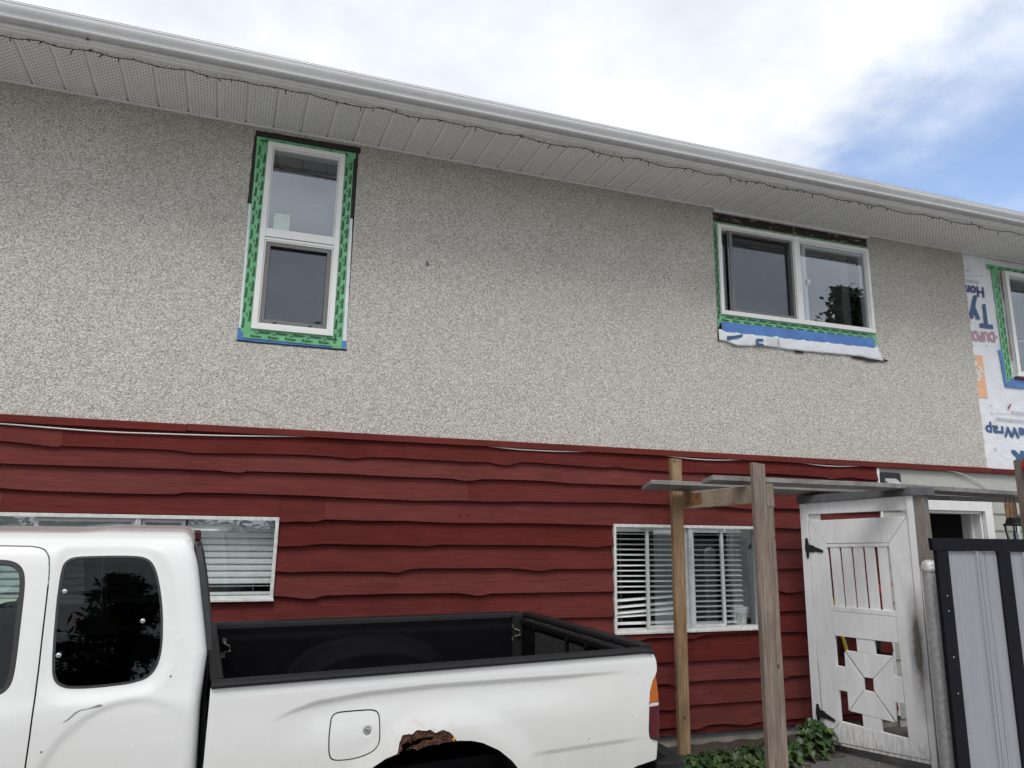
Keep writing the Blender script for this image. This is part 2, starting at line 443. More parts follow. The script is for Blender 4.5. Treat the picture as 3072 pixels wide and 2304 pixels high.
    MAT["galv"] = simple("galvanized_steel", (0.50, 0.50, 0.49), 0.5, metal=0.35, var=0.22, nscale=35, bump=0.15)
    MAT["flash"] = simple("grey_metal_flashing", (0.085, 0.088, 0.094), 0.5, metal=0.1, var=0.15, nscale=9)
    t = NT("grey_sheet_metal")
    nz = t.noise(t.coord((30, 30, 0.8)), 2.2, 5, 0.6)
    nb = t.noise(t.coord(), 30, 5, 0.75)
    col = t.ramp(nz, [(0.3, (0.265, 0.268, 0.30)), (0.7, (0.315, 0.318, 0.35))])
    col = t.mix(t.rng(nb, 0.72, 0.76, 0, 0.4), col, (0.6, 0.6, 0.62))
    t.p(Base_Color=col, Roughness=0.38, Specular_IOR_Level=0.5)
    MAT["sheet"] = t.m
    t = NT("black_gate_paint")
    nz = t.noise(t.coord((12, 12, 2.0), rnd=True), 4, 8, 0.72)
    t.p(Base_Color=t.ramp(nz, [(0.62, (0.010, 0.010, 0.015)), (0.70, (0.03, 0.028, 0.026)), (0.76, (0.26, 0.22, 0.18))]), Roughness=0.6, Specular_IOR_Level=0.12)
    t.bump(nz, 0.4, 0.003)
    MAT["blackpaint"] = t.m
    MAT["iron"] = simple("black_iron", (0.012, 0.012, 0.013), 0.5, var=0.3, nscale=30, bump=0.2)
    MAT["wire"] = simple("dark_wire", (0.018, 0.016, 0.014), 0.6)
    MAT["cable"] = simple("white_cable", (0.66, 0.65, 0.60), 0.5, var=0.08)
    MAT["yellow"] = simple("yellow_paint", (0.62, 0.40, 0.03), 0.5)
    MAT["red"] = simple("red_paint", (0.42, 0.02, 0.03), 0.4)
    t = NT("red_check_cloth")
    ck = t.n("TexChecker", {"Vector": t.coord(), "Color1": (0.45, 0.01, 0.02, 1), "Color2": (0.02, 0.01, 0.012, 1), "Scale": 60.0})
    t.p(Base_Color=ck.outputs[0], Roughness=0.9)
    MAT["check"] = t.m
    t = NT("asphalt")
    c = t.coord()
    nz = t.noise(c, 90, 4, 0.7)
    nb = t.noise(c, 1.2, 6, 0.6)
    col = t.ramp(nz, [(0.3, (0.065, 0.063, 0.062)), (0.62, (0.12, 0.117, 0.112)), (0.78, (0.21, 0.205, 0.195))])
    col = t.mix(t.rng(nb, 0.4, 0.7, 0, 0.5), col, (0.135, 0.128, 0.115))
    t.p(Base_Color=col, Roughness=0.9)
    t.bump(nz, 0.5, 0.01)
    MAT["asphalt"] = t.m
    t = NT("soil")
    nz = t.noise(t.coord(), 40, 7, 0.7)
    t.p(Base_Color=t.ramp(nz, [(0.3, (0.03, 0.024, 0.018)), (0.6, (0.075, 0.06, 0.045)), (0.78, (0.20, 0.18, 0.14))]), Roughness=0.95)
    t.bump(nz, 0.8, 0.02)
    MAT["soil"] = t.m
    t = NT("leaf_green")
    rr = t.n("ObjectInfo").outputs["Random"]
    vein = t.noise(t.coord(), 60, 3, 0.5)
    col = t.ramp(rr, [(0.0, (0.018, 0.040, 0.012)), (0.55, (0.032, 0.070, 0.019)), (0.9, (0.055, 0.105, 0.026)), (1.0, (0.14, 0.19, 0.045))])
    col = t.mix(t.math("MULTIPLY", vein, 0.3), col, (0.02, 0.045, 0.012))
    t.p(Base_Color=col, Roughness=0.42, Specular_IOR_Level=0.4, Subsurface_Weight=0.0)
    MAT["leaf"] = t.m
    MAT["stem"] = simple("plant_stem", (0.07, 0.08, 0.03), 0.7)
    t = NT("tree_foliage")
    gn = t.n("NewGeometry").outputs["Random Per Island"]
    t.p(Base_Color=t.ramp(gn, [(0.0, (0.012, 0.028, 0.010)), (0.6, (0.03, 0.06, 0.018)), (1.0, (0.06, 0.10, 0.03))]), Roughness=0.6)
    MAT["foliage"] = t.m


build_materials()


# ------------------------------------------------------------------ object helpers
def setp(o, label=None, cat=None, group=None, kind=None):
    if label: o["label"] = label
    if cat: o["category"] = cat
    if group: o["group"] = group
    if kind: o["kind"] = kind
    return o


def thing(name, label, cat, loc=(0, 0, 0), group=None):
    o = bpy.data.objects.new(name, None)
    o.empty_display_size = 0.1
    o.location = (loc[0], loc[1], loc[2] + H)
    COL.objects.link(o)
    return setp(o, label, cat, group)


def world_loc(o):
    v = Vector((0, 0, 0))
    while o is not None:
        v += o.location
        o = o.parent
    return v


class MB:
    """collects geometry in world axes, z relative to the camera"""
    def __init__(self):
        self.v = []
        self.f = []

    def add(self, vs, fs):
        b = len(self.v)
        self.v.extend([tuple(float(c) for c in p) for p in vs])
        self.f.extend([tuple(i + b for i in f) for f in fs])
        return self

    def box(self, x0, x1, y0, y1, z0, z1):
        return self.add([(x0, y0, z0), (x1, y0, z0), (x1, y1, z0), (x0, y1, z0), (x0, y0, z1), (x1, y0, z1), (x1, y1, z1), (x0, y1, z1)],
                        [(0, 3, 2, 1), (4, 5, 6, 7), (0, 1, 5, 4), (1, 2, 6, 5), (2, 3, 7, 6), (3, 0, 4, 7)])

    def hexa(self, a, b):
        """two matching quads (front a, back b)"""
        return self.add(list(a) + list(b), [(0, 1, 2, 3), (7, 6, 5, 4), (0, 4, 5, 1), (1, 5, 6, 2), (2, 6, 7, 3), (3, 7, 4, 0)])

    def beam(self, p0, p1, w, h, upv=(0, 0, 1)):
        p0, p1, upv = Vector(p0), Vector(p1), Vector(upv)
        d = (p1 - p0).normalized()
        s = d.cross(upv).normalized()
        u = s.cross(d).normalized()
        q = []
        for p in (p0, p1):
            for a, b in ((-1, -1), (1, -1), (1, 1), (-1, 1)):
                q.append(p + s * (a * w / 2) + u * (b * h / 2))
        return self.add(q, [(0, 1, 2, 3), (7, 6, 5, 4), (0, 4, 5, 1), (1, 5, 6, 2), (2, 6, 7, 3), (3, 7, 4, 0)])

    def prism(self, poly, fn0, fn1):
        """poly 2-D, fn0/fn1 map a 2-D point to the two end faces"""
        n = len(poly)
        vs = [fn0(*p) for p in poly] + [fn1(*p) for p in poly]
        fs = [tuple(range(n)), tuple(range(2 * n - 1, n - 1, -1))]
        fs += [(i, i + n, (i + 1) % n + n, (i + 1) % n) for i in range(n)]
        return self.add(vs, fs)

    def tube(self, path, r, n=6, cap=True):
        P = [Vector(p) for p in path]
        rs = r if isinstance(r, (list, tuple)) else [r] * len(P)
        ref = Vector((0.13, 0.21, 0.97))
        vs, fs = [], []
        for i, p in enumerate(P):
            d = (P[min(i + 1, len(P) - 1)] - P[max(i - 1, 0)])
            if d.length < 1e-9: d = Vector((0, 0, 1))
            d.normalize()
            if abs(d.dot(ref)) > 0.95: rf = Vector((1, 0, 0))
            else: rf = ref
            a = d.cross(rf).normalized(); b = d.cross(a)
            for k in range(n):
                t = 2 * math.pi * k / n
                vs.append(p + a * (rs[i] * math.cos(t)) + b * (rs[i] * math.sin(t)))
        for i in range(len(P) - 1):
            for k in range(n):
                fs.append((i * n + k, i * n + (k + 1) % n, (i + 1) * n + (k + 1) % n, (i + 1) * n + k))
        if cap:
            fs.append(tuple(range(n - 1, -1, -1)))
            fs.append(tuple((len(P) - 1) * n + k for k in range(n)))
        return self.add(vs, fs)

    def lathe(self, prof, c, n=24):
        """prof [(r,z)] about a vertical axis through c=(x,y)"""
        vs, fs = [], []
        for r, z in prof:
            for k in range(n):
                t = 2 * math.pi * k / n
                vs.append((c[0] + r * math.cos(t), c[1] + r * math.sin(t), z))
        for i in range(len(prof) - 1):
            for k in range(n):
                fs.append((i * n + k, i * n + (k + 1) % n, (i + 1) * n + (k + 1) % n, (i + 1) * n + k))
        return self.add(vs, fs)

    def grid(self, rows):
        """rows of equal length lists of points"""
        m = len(rows[0])
        vs = [p for r in rows for p in r]
        fs = [(i * m + k, i * m + k + 1, (i + 1) * m + k + 1, (i + 1) * m + k) for i in range(len(rows) - 1) for k in range(m - 1)]
        return self.add(vs, fs)

    def build(self, name, mat, parent=None, smooth=False, bevel=0.0, solid=0.0, split=False, recalc=True, origin=None):
        me = bpy.data.meshes.new(name)
        base = world_loc(parent) if parent is not None else Vector((0, 0, 0))
        if origin is not None:
            base = Vector((origin[0], origin[1], origin[2] + H))
        me.from_pydata([(p[0] - base.x, p[1] - base.y, p[2] + H - base.z) for p in self.v], [], self.f)
        if recalc:
            bm = bmesh.new(); bm.from_mesh(me)
            bmesh.ops.remove_doubles(bm, verts=bm.verts, dist=1e-5)
            bmesh.ops.recalc_face_normals(bm, faces=bm.faces)
            bm.to_mesh(me); bm.free()
        me.materials.append(MAT[mat] if isinstance(mat, str) else mat)
        if smooth:
            me.polygons.foreach_set("use_smooth", [True] * len(me.polygons))
        o = bpy.data.objects.new(name, me)
        COL.objects.link(o)
        if parent is not None:
            o.parent = parent
            if origin is not None:
                o.location = base - world_loc(parent)
        elif origin is not None:
            o.location = base
        if solid:
            m = o.modifiers.new("solid", "SOLIDIFY"); m.thickness = abs(solid); m.offset = -1 if solid > 0 else 1
        if bevel:
            m = o.modifiers.new("bevel", "BEVEL"); m.width = bevel; m.segments = 2; m.limit_method = "ANGLE"; m.angle_limit = R(40)
        if split:
            m = o.modifiers.new("split", "EDGE_SPLIT"); m.split_angle = R(42)
        return o


def copy_tree(o, parent=None):
    c = o.copy()
    COL.objects.link(c)
    c.parent = parent
    for ch in list(o.children):
        copy_tree(ch, c)
    return c


_font_cache = {}


def text_mesh(s):
    """outline triangles of a word in the built-in font: (verts 2-D, faces), cap height 1"""
    if s in _font_cache:
        return _font_cache[s]
    cu = bpy.data.curves.new("lettering_source", "FONT")
    cu.body = s
    cu.resolution_u = 2
    o = bpy.data.objects.new("lettering_source", cu)
    COL.objects.link(o)
    dg = bpy.context.evaluated_depsgraph_get()
    ev = o.evaluated_get(dg)
    me = ev.to_mesh()
    vs = [(v.co.x, v.co.y) for v in me.vertices]
    fs = [tuple(p.vertices) for p in me.polygons]
    ev.to_mesh_clear()
    bpy.data.objects.remove(o)
    bpy.data.curves.remove(cu)
    k = 1 / 0.70
    x0 = min(v[0] for v in vs)
    vs = [((x - x0) * k, y * k) for x, y in vs]
    _font_cache[s] = (vs, fs)
    return _font_cache[s]


def put_text(mb, s, x, z, y, h, ang=0.0, sx=1.0, bold=0.0):
    """write s on the wall plane (y fixed, facing -Y), start at (x, z), reading direction ang"""
    vs, fs = text_mesh(s)
    ca, sa = math.cos(ang), math.sin(ang)
    offs = [(0, 0)] if not bold else [(0, 0), (bold, 0), (0, bold), (bold, bold)]
    for i, (bx, bz) in enumerate(offs):
        mb.add([(x + ca * (p * h * sx + bx) - sa * (q * h + bz), y - 0.0004 * i, z + sa * (p * h * sx + bx) + ca * (q * h + bz)) for p, q in vs], fs)
    return max(p for p, q in vs) * h * sx


# ------------------------------------------------------------------ ground
def setting():
    mb = MB()
    mb.grid([[(-220, y, -1.75), (220, y, -1.75)] for y in (-220, 220)])
    setp(mb.build("ground", "asphalt"), kind="structure")
    mb = MB()  # added unseen pale slab, bounces light up onto the soffit and wall
    mb.grid([[(x, y, -1.746) for x in (-14, 0, 9)] for y in (-9, -3, 3.9)])
    setp(mb.build("bounce_slab", simple("bounce_slab_pale", (0.36, 0.35, 0.33), 0.9, var=0.25, nscale=5, bump=0.3)), kind="structure")
    mb = MB()
    xs = np.linspace(1.2, 4.85, 74)
    rows = []
    for j, yy in enumerate(np.linspace(4.62, 5.475, 16)):
        row = []
        for x in xs:
            edge = 4.85 + 0.10 * math.sin(x * 3.1) + 0.06 * math.sin(x * 11) - 0.20 * max(0, 1 - abs(x - 3.3) / 1.2)
            t = max(0.0, min(1.0, (yy - edge) / 0.2))
            row.append((x, yy, -1.754 + 0.004 + t * 0.012 + (0.008 * math.sin(x * 23 + yy * 31) if t > 0 else 0) - (0.012 if t == 0 else 0)))
        rows.append(row)
    mb.grid(rows)
    setp(mb.build("soil_strip", "soil", smooth=True), kind="structure")
    # loose grit and chips scattered on the soil and asphalt by the gate
    mb = MB()
    for i in range(420):
        x, y = random.uniform(2.7, 5.1), random.uniform(4.2, 5.35)
        s = random.uniform(0.004, 0.013)
        z = -1.745 if y < 4.9 else -1.735
        a = random.uniform(0, 6.28)
        p = [(x + s * random.uniform(.6, 1.2) * math.cos(a + k * 2.1), y + s * random.uniform(.6, 1.2) * math.sin(a + k * 2.1), z) for k in range(3)]
        mb.add(p + [(x, y, z + s * 0.9)], [(0, 1, 3), (1, 2, 3), (2, 0, 3)])
    setp(mb.build("grit", simple("pale_grit", (0.26, 0.24, 0.21), 0.9, var=0.5, nscale=60)), kind="stuff")


# ------------------------------------------------------------------ house
YW = 5.47       # stucco face
W1 = (-0.372, 0.424, 1.326, 3.062)
W2 = (3.837, 5.738, 1.83, 3.056)
W3 = (7.62, 9.05, 1.66, 2.99)
LW = (-1.80, 0.03, -0.536, 0.040)
RW = (2.700, 4.185, -0.845, 0.036)
DOOR = (6.10, 6.945, -1.75, 0.228)


def wall_with_holes(mb, x0, x1, z0, z1, y0, y1, holes):
    xs = sorted({x0, x1, *[h[0] for h in holes], *[h[1] for h in holes]})
    zs = sorted({z0, z1, *[h[2] for h in holes], *[h[3] for h in holes]})
    xs = [x for x in xs if x0 <= x <= x1]; zs = [z for z in zs if z0 <= z <= z1]
    solid = {}
    for i in range(len(xs) - 1):
        for k in range(len(zs) - 1):
            cx, cz = (xs[i] + xs[i + 1]) / 2, (zs[k] + zs[k + 1]) / 2
            solid[i, k] = not any(h[0] < cx < h[1] and h[2] < cz < h[3] for h in holes)
    for (i, k), s in solid.items():
        if not s: continue
        a, b, c, d = xs[i], xs[i + 1], zs[k], zs[k + 1]
        mb.add([(a, y0, c), (b, y0, c), (b, y0, d), (a, y0, d)], [(0, 1, 2, 3)])
        mb.add([(a, y1, c), (b, y1, c), (b, y1, d), (a, y1, d)], [(3, 2, 1, 0)])
        for di, dk, q in ((-1, 0, [(a, c), (a, d)]), (1, 0, [(b, d), (b, c)]), (0, -1, [(b, c), (a, c)]), (0, 1, [(a, d), (b, d)])):
            if not solid.get((i + di, k + dk), False):
                (p0, q0), (p1, q1) = q
                mb.add([(p0, y0, q0), (p1, y0, q1), (p1, y1, q1), (p0, y1, q0)], [(0, 1, 2, 3)])


TR = {   # traced lower edges of the wavy courses: name -> (nominal z, points, joints)
    'a': (0.497, [(-1.764, .501), (-1.648, .493), (-1.489, .478), (-1.417, .473), (-1.402, .487), (-1.394, .483), (-.889, .489), (-.742, .489), (-.583, .474), (-.249, .486), (.13, .495), (.369, .492), (.50, .481), (.56, .485), (.623, .499), (.872, .505), (1.255, .499), (1.413, .498), (1.584, .503), (1.686, .486), (1.747, .483), (1.789, .49), (1.861, .512), (1.966, .517), (2.398, .505), (2.565, .5), (2.656, .501), (2.69, .508), (2.749, .511), (2.80, .502), (3.279, .49), (3.833, .497), (4.15, .499), (4.298, .516), (4.611, .511), (4.933, .501), (4.986, .486), (5.084, .501), (5.224, .512), (5.549, .495)], [-1.405, .925, 2.672]),
    'b': (0.358, [(-1.744, .351), (-.875, .356), (-.42, .357), (-.255, .344), (-.227, .36), (-.21, .36), (.15, .364), (.513, .367), (.879, .359), (1.202, .362), (1.319, .359), (1.388, .347), (1.457, .349), (1.537, .364), (1.709, .37), (2.073, .37), (2.343, .357), (2.747, .359), (3.286, .361)], [-.222, 3.62]),
    'c': (0.196, [(-1.722, .193), (-1.529, .182), (-1.006, .177), (-.685, .181), (-.651, .185), (-.621, .197), (-.36, .2), (.162, .198), (.524, .191), (.795, .187), (1.037, .181), (1.132, .184), (1.314, .191), (1.611, .188), (1.743, .191), (1.917, .201), (2.128, .201), (2.744, .21), (3.259, .206), (3.407, .209), (3.546, .217), (3.708, .207), (4.04, .185), (4.131, .187), (4.166, .199), (4.635, .2)], [-.636, 1.437]),
    'd': (0.024, [(.039, -.004), (.141, .01), (.282, .008), (.352, .029), (.657, .024), (.941, .029), (1.224, .021), (1.369, .017), (2.683, .034), (4.337, .023), (4.651, .018)], [.345]),
    'e': (-0.150, [(.048, -.168), (.185, -.165), (.359, -.146), (.539, -.151), (.904, -.152), (1.052, -.157), (1.127, -.161), (1.202, -.147), (1.973, -.146), (2.342, -.149), (2.461, -.158), (2.548, -.16), (2.614, -.147), (2.681, -.146), (4.347, -.161), (4.663, -.159)], []),
    'f': (-0.332, [(.05, -.339), (.101, -.349), (.314, -.343), (.804, -.346), (.868, -.355), (.922, -.355), (.985, -.331), (1.096, -.324), (1.772, -.323), (1.924, -.334), (2.037, -.349), (2.089, -.344), (2.162, -.33), (2.678, -.332), (4.341, -.335), (4.661, -.336)], []),
    'g': (-0.513, [(.052, -.511), (.142, -.518), (.258, -.534), (.315, -.532), (.372, -.513), (.566, -.509), (.921, -.506), (1.366, -.507), (1.443, -.517), (1.521, -.529), (1.569, -.528), (1.637, -.514), (2.681, -.512), (4.333, -.532), (4.426, -.548), (4.529, -.539), (4.658, -.525)], []),
    'h': (-0.708, [(2.257, -.71), (2.684, -.712), (4.333, -.702), (4.663, -.703)], [1.26, 2.06]),
    'i': (-0.882, [(2.70, -.915), (2.935, -.905), (3.004, -.889), (3.279, -.89), (3.395, -.906), (3.436, -.907), (3.509, -.884), (3.656, -.876), (4.152, -.873), (4.333, -.88), (4.667, -.887)], [3.36]),
    'j': (-1.083, [(3.097, -1.083), (3.645, -1.085), (3.803, -1.083), (3.942, -1.093), (4.018, -1.081), (4.138, -1.077), (4.337, -1.082), (4.675, -1.088)], []),
    'k': (-1.248, [(3.102, -1.25), (3.162, -1.25), (3.26, -1.272), (3.392, -1.243), (3.742, -1.243), (4.138, -1.248), (4.335, -1.266), (4.404, -1.247), (4.674, -1.25)], [3.33]),
    'l': (-1.436, [(3.116, -1.447), (3.184, -1.457), (3.234, -1.454), (3.274, -1.44), (3.394, -1.427), (3.732, -1.43), (4.147, -1.432), (4.334, -1.43), (4.677, -1.435)], [3.33]),
    'm': (-1.596, [(3.112, -1.587), (3.269, -1.592), (3.397, -1.614), (3.447, -1.617), (3.519, -1.594), (3.621, -1.588), (3.775, -1.599), (3.921, -1.619), (3.986, -1.604), (4.147, -1.593), (4.344, -1.598), (4.682, -1.599)], [3.37]),
}


def edge_curve(nom, pts, x0, x1, seed):
    n = max(6, int((x1 - x0) / 0.02))
    xs = np.linspace(x0, x1, n)
    px = np.array([p[0] for p in pts]); pz = np.array([p[1] for p in pts])
    z = np.interp(xs, px, pz)
    r = np.random.default_rng(seed)
    # beyond the traced stretch: quiet edge with an odd knot
    out = np.full(n, nom)
    for k in range(int((x1 - x0) * 0.8) + 1):
        c = r.uniform(x0, x1); w = r.uniform(0.05, 0.14)
        out = out + r.uniform(-0.022, 0.008) * np.exp(-((xs - c) / w) ** 2)
    out = out + 0.003 * np.sin(xs * 5 + seed)
    # traced gaps wider than 1.2 m use the invented edge too
    known = np.zeros(n)
    for a, b in zip(px[:-1], px[1:]):
        if b - a < 1.3:
            known = np.maximum(known, ((xs >= a - 0.05) & (xs <= b + 0.05)).astype(float))
    known = np.convolve(np.pad(known, 5, mode='edge'), np.ones(11) / 11, 'valid')
    z = known * z + (1 - known) * out
    z = np.convolve(np.pad(z, 1, mode='edge'), [.25, .5, .25], 'valid')
    return xs, z


def house():
    h = thing("house", "two-storey house with pebbled stucco above dark red wavy-edged wood siding", "house", (2.0, 9.2, -1.75))
    # --- stucco
    mb = MB()
    wall_with_holes(mb, -9.0, 7.075, 0.66, 3.104, YW, YW + 0.03, [W1, (3.837, 5.738, 1.86, 3.056)])
    # slightly ragged corner edge
    for k in range(46):
        z0 = 0.68 + k * 0.0527
        mb.box(7.0755, 7.0755 + random.uniform(0.002, 0.018), YW + 0.002, YW + 0.028, z0, z0 + 0.0527)
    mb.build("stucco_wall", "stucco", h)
    mb = MB(); mb.tube([(1.039, 5.468, 2.143), (1.037, 5.452, 2.138), (1.038, 5.449, 2.110)], 0.006, 6)
    mb.build("wall_hook", "iron", h)
    # --- sheathing behind everything
    mb = MB()
    wall_with_holes(mb, -9.0, 11.5, -1.70, 0.655, 5.482, 5.62, [LW, RW, DOOR])
    wall_with_holes(mb, -9.0, 11.5, 0.656, 3.104, 5.502, 5.62, [(-0.28, 0.318, 1.43, 2.965), (3.87, 5.716, 2.01, 2.925), (7.67, 9.0, 1.72, 2.94)])
    mb.box(-9.0, -8.88, 5.62, 13.0, -1.70, 3.104)
    mb.box(11.38, 11.5, 5.62, 13.0, -1.70, 3.104)
    mb.box(-9.0, 11.5, 13.0, 13.12, -1.70, 3.104)
    mb.build("inner_wall", "room", h)
    mb = MB()
    mb.box(-8.88, 11.38, 5.63, 12.99, 0.45, 0.66)
    mb.box(-8.88, 11.38, 5.63, 12.99, -1.72, -1.62)
    mb.box(-8.88, 11.38, 5.63, 12.99, 3.11, 3.18)
    # partitions keep the rooms dim
    for x in (-3.4, 1.6, 5.9, 7.55):
        mb.box(x, x + 0.1, 5.63, 12.99, -1.62, 0.45)
        mb.box(x - 0.4, x - 0.3, 5.63, 12.99, 0.66, 3.11)
    mb.box(-8.88, 11.38, 8.6, 8.7, -1.62, 0.45)
    mb.box(-8.88, 11.38, 8.6, 8.7, 0.66, 3.11)
    mb.build("floor", "room", h)
    mb = MB()
    mb.box(-9.0, 11.5, 5.486, 5.62, -1.80, -1.654)
    mb.build("foundation", "concrete", h, bevel=0.004)
    # --- roof
    mb = MB()
    mb.hexa([(-9.6, 4.70, 3.205), (12.1, 4.70, 3.205), (12.1, 9.3, 4.75), (-9.6, 9.3, 4.75)], [(-9.6, 4.70, 3.225), (12.1, 4.70, 3.225), (12.1, 9.3, 4.78), (-9.6, 9.3, 4.78)])
    mb.hexa([(-9.6, 9.3, 4.75), (12.1, 9.3, 4.75), (12.1, 13.9, 3.205), (-9.6, 13.9, 3.205)], [(-9.6, 9.3, 4.78), (12.1, 9.3, 4.78), (12.1, 13.9, 3.235), (-9.6, 13.9, 3.235)])
    mb.build("roof", "shingle", h)

    # --- red wavy siding, course by course, cut round the windows
    top_prev = {'z': 0.64}
    names = list(TR)
    prev = 0.66
    seed = 3
    for ci, nme in enumerate(names):
        nom, pts, joints = TR[nme]
        spans = [(-9.0, 5.572)]
        js = sorted(joints + [j for j in (-6.4 + 0.9 * (ci % 3), -4.1 + 0.8 * (ci % 4)) if True])
        for wx in (LW, RW):
            if nom >= wx[2] - 0.001 and prev <= wx[3] + 0.001:
                # course meets the window band
                ns = []
                for a, b in spans:
                    if b <= wx[0] or a >= wx[1]: ns.append((a, b)); continue
                    if a < wx[0]: ns.append((a, wx[0] - 0.002))
                    if b > wx[1]: ns.append((wx[1] + 0.002, b))
                spans = ns
        segs = []
        for a, b in spans:
            cuts = [a] + [j for j in js if a + 0.1 < j < b - 0.1] + [b]
            segs += [(p + (0.0005 if p != a else 0), q - (0.0005 if q != b else 0)) for p, q in zip(cuts[:-1], cuts[1:])]
        for a, b in segs:
            seed += 1
            xs, zb = edge_curve(nom, pts, a, b, seed)
            zt = prev + 0.030 if ci else 0.652
            # boards next to a window sill/head are trimmed flush with it
            mid = (a + b) / 2
            for wx in (LW, RW):
                inside = (xs > wx[0] + 0.001) & (xs < wx[1] - 0.001)
                if inside.any() and nom < wx[3] < prev:      # head board: stop at the frame
                    zb = np.where(inside, np.maximum(zb, wx[3] + 0.002), zb)
            ztv = np.full(len(xs), zt)
            for wx in (LW, RW):
                inside = (xs > wx[0] - 0.001) & (xs < wx[1] + 0.001)
                if inside.any() and prev > wx[2] > nom:
                    ztv = np.where(inside, np.minimum(ztv, wx[2] - 0.002), ztv)
            ok = ztv - zb > 0.012
            if not ok.all():
                keep = np.where(ok)[0]
                if len(keep) < 4: continue
            proud = random.uniform(-0.002, 0.003)
            yb = 5.4295 - proud
            rows = [[], [], [], [], []]
            for x, z, t in zip(xs, zb, ztv):
                if t - z < 0.004: t = z + 0.004
                fr = min(1.0, (t - z) / 0.19)
                rows[0].append((x, 5.4805, t))
                rows[1].append((x, yb + 0.0375 * fr, t))
                rows[2].append((x, yb, z + 0.003))
                rows[3].append((x, yb + 0.004, z))
                rows[4].append((x, 5.4645, z))
            mb = MB(); mb.grid(rows)
            n = len(xs)
            for i in (0, n - 1):
                b0 = len(mb.v)
                mb.add([r[i] for r in rows], [(0, 1, 2, 3, 4)])
            mb.build("siding_board", "redwood", h)
        prev = nom
    # sill boards under the right window rise in a wave: already in course i
    # --- band between the storeys (three lengths) and the skirt
    for a, b, z0 in ((-9.0, -0.646, 0.630), (-0.643, 7.093, 0.632), (7.097, 11.5, 0.626)):
        mb = MB(); mb.hexa([(a, 5.425, z0), (b, 5.425, z0 - 0.006), (b, 5.425, z0 + 0.046), (a, 5.425, z0 + 0.048)], [(a, 5.481, z0), (b, 5.481, z0 - 0.006), (b, 5.481, z0 + 0.056), (a, 5.481, z0 + 0.058)])
        mb.build("trim_band", "redtrim", h, bevel=0.003)
    mb = MB(); mb.box(-9.0, 5.572, 5.452, 5.4815, -1.652, -1.606)
    mb.build("skirt_board", "redtrim", h, bevel=0.003)
    # --- pale grey lap siding on the right
    z = 0.655
    for k in range(14):
        zt = z; zb = 0.385 - 0.172 * k + 0.0 if k else 0.385
        for a, b in ([(5.61, 11.5)] if zb > 0.34 else [(5.61, 6.0), (7.056, 7.375), (7.415, 11.5)]):
            mb = MB()
            mb.hexa([(a, 5.452, zb), (b, 5.452, zb), (b, 5.470, zt + 0.012 if k else zt), (a, 5.470, zt + 0.012 if k else zt)],
                    [(a, 5.466, zb), (b, 5.466, zb), (b, 5.481, zt + 0.012 if k else zt), (a, 5.481, zt + 0.012 if k else zt)])
            o = mb.build("lap_siding_board", "greylap", h)
            setp(o, label="pale grey embossed lap siding board")
        z = zb
    mb = MB(); mb.box(5.575, 5.606, 5.444, 5.4815, -1.65, 0.622)
    mb.build("corner_trim", "vinyl", h, bevel=0.002)
    mb = MB(); mb.box(7.378, 7.412, 5.446, 5.4815, -1.65, 0.38)
    mb.build("corner_trim", "vinyl", h, bevel=0.002)

    # --- soffit panels (each its own), J moulding, fascia, gutter
    pitch, x0 = 0.2085, -1.923
    SK = 0.065
    Y0, Y1 = 4.855, 5.478
    proto = None
    k0, k1 = int((-8.6 - x0) / pitch), int((11.6 - x0) / pitch)
    for k in range(k0, k1):
        xa = x0 + k * pitch
        if proto is None:
            mb = MB()
            prof = [(0.000, 0.016), (0.006, 0.016), (0.009, 0.0), (0.028, -0.001), (0.030, 0.006), (0.038, 0.006), (0.041, 0.0), (0.1995, 0.0), (0.2025, 0.016), (0.2085, 0.016)]
            mb.grid([[(px + SK * (Y1 - yy), yy, 3.105 + pz) for px, pz in prof] for yy in (Y0, Y1)])
            mb.grid([[(px + SK * (Y1 - yy), yy, 3.1225) for px in (0.0, 0.2085)] for yy in (Y0, Y1)])
            proto = mb.build("soffit_panel", "soffit", h, origin=(0, Y1, 3.105))
            # shear so that object x is measured inside the panel
            me = proto.data
            o = proto
        else:
            o = proto.copy(); COL.objects.link(o); o.parent = h
        o.location = Vector((xa, Y1, 3.105 + H)) - world_loc(h)
    mb = MB()
    mb.box(-9, 11.6, 5.452, 5.469, 3.088, 3.098)
    mb.box(-9, 11.6, 5.452, 5.456, 3.098, 3.1035)
    mb.build("soffit_moulding", "alu", h, bevel=0.001)
    for a, b, dz in ((-9.4, -1.415, -0.003), (-1.43, 12.0, 0.0)):
        mb = MB()
        mb.prism([(4.868, 3.1035), (4.866, 3.094), (4.832, 3.097), (4.826, 3.103), (4.803, 3.105), (4.796, 3.112), (4.796, 3.20), (4.806, 3.20), (4.806, 3.115), (4.868, 3.1065)],
                 lambda y, z: (a, y, z + dz), lambda y, z: (b, y + 0, z + dz))
        mb.build("fascia_trim", "alu", h)
    G = [(4.7935, 3.124), (4.735, 3.121), (4.727, 3.118), (4.720, 3.121), (4.7175, 3.128), (4.7205, 3.134), (4.7195, 3.139), (4.7125, 3.146), (4.701, 3.153), (4.690, 3.163), (4.683, 3.174), (4.680, 3.185), (4.679, 3.194), (4.675, 3.197), (4.675, 3.204), (4.681, 3.206), (4.690, 3.204)]
    back = [(y + 0.003, z + 0.002) for y, z in G]
    mb = MB()
    rows = []
    for x in (-9.5, 3.3, 12.1):
        rows.append([(x, y, z) for y, z in G])
    mb.grid(rows)
    mb.grid([[(x, 4.7935, z) for z in (3.124, 3.206)] for x in (-9.5, 12.1)])
    for x in (-9.5, 12.1):
        mb.add([(x, y, z) for y, z in G] + [(x, 4.7935, 3.206)], [tuple(range(len(G) + 1))])
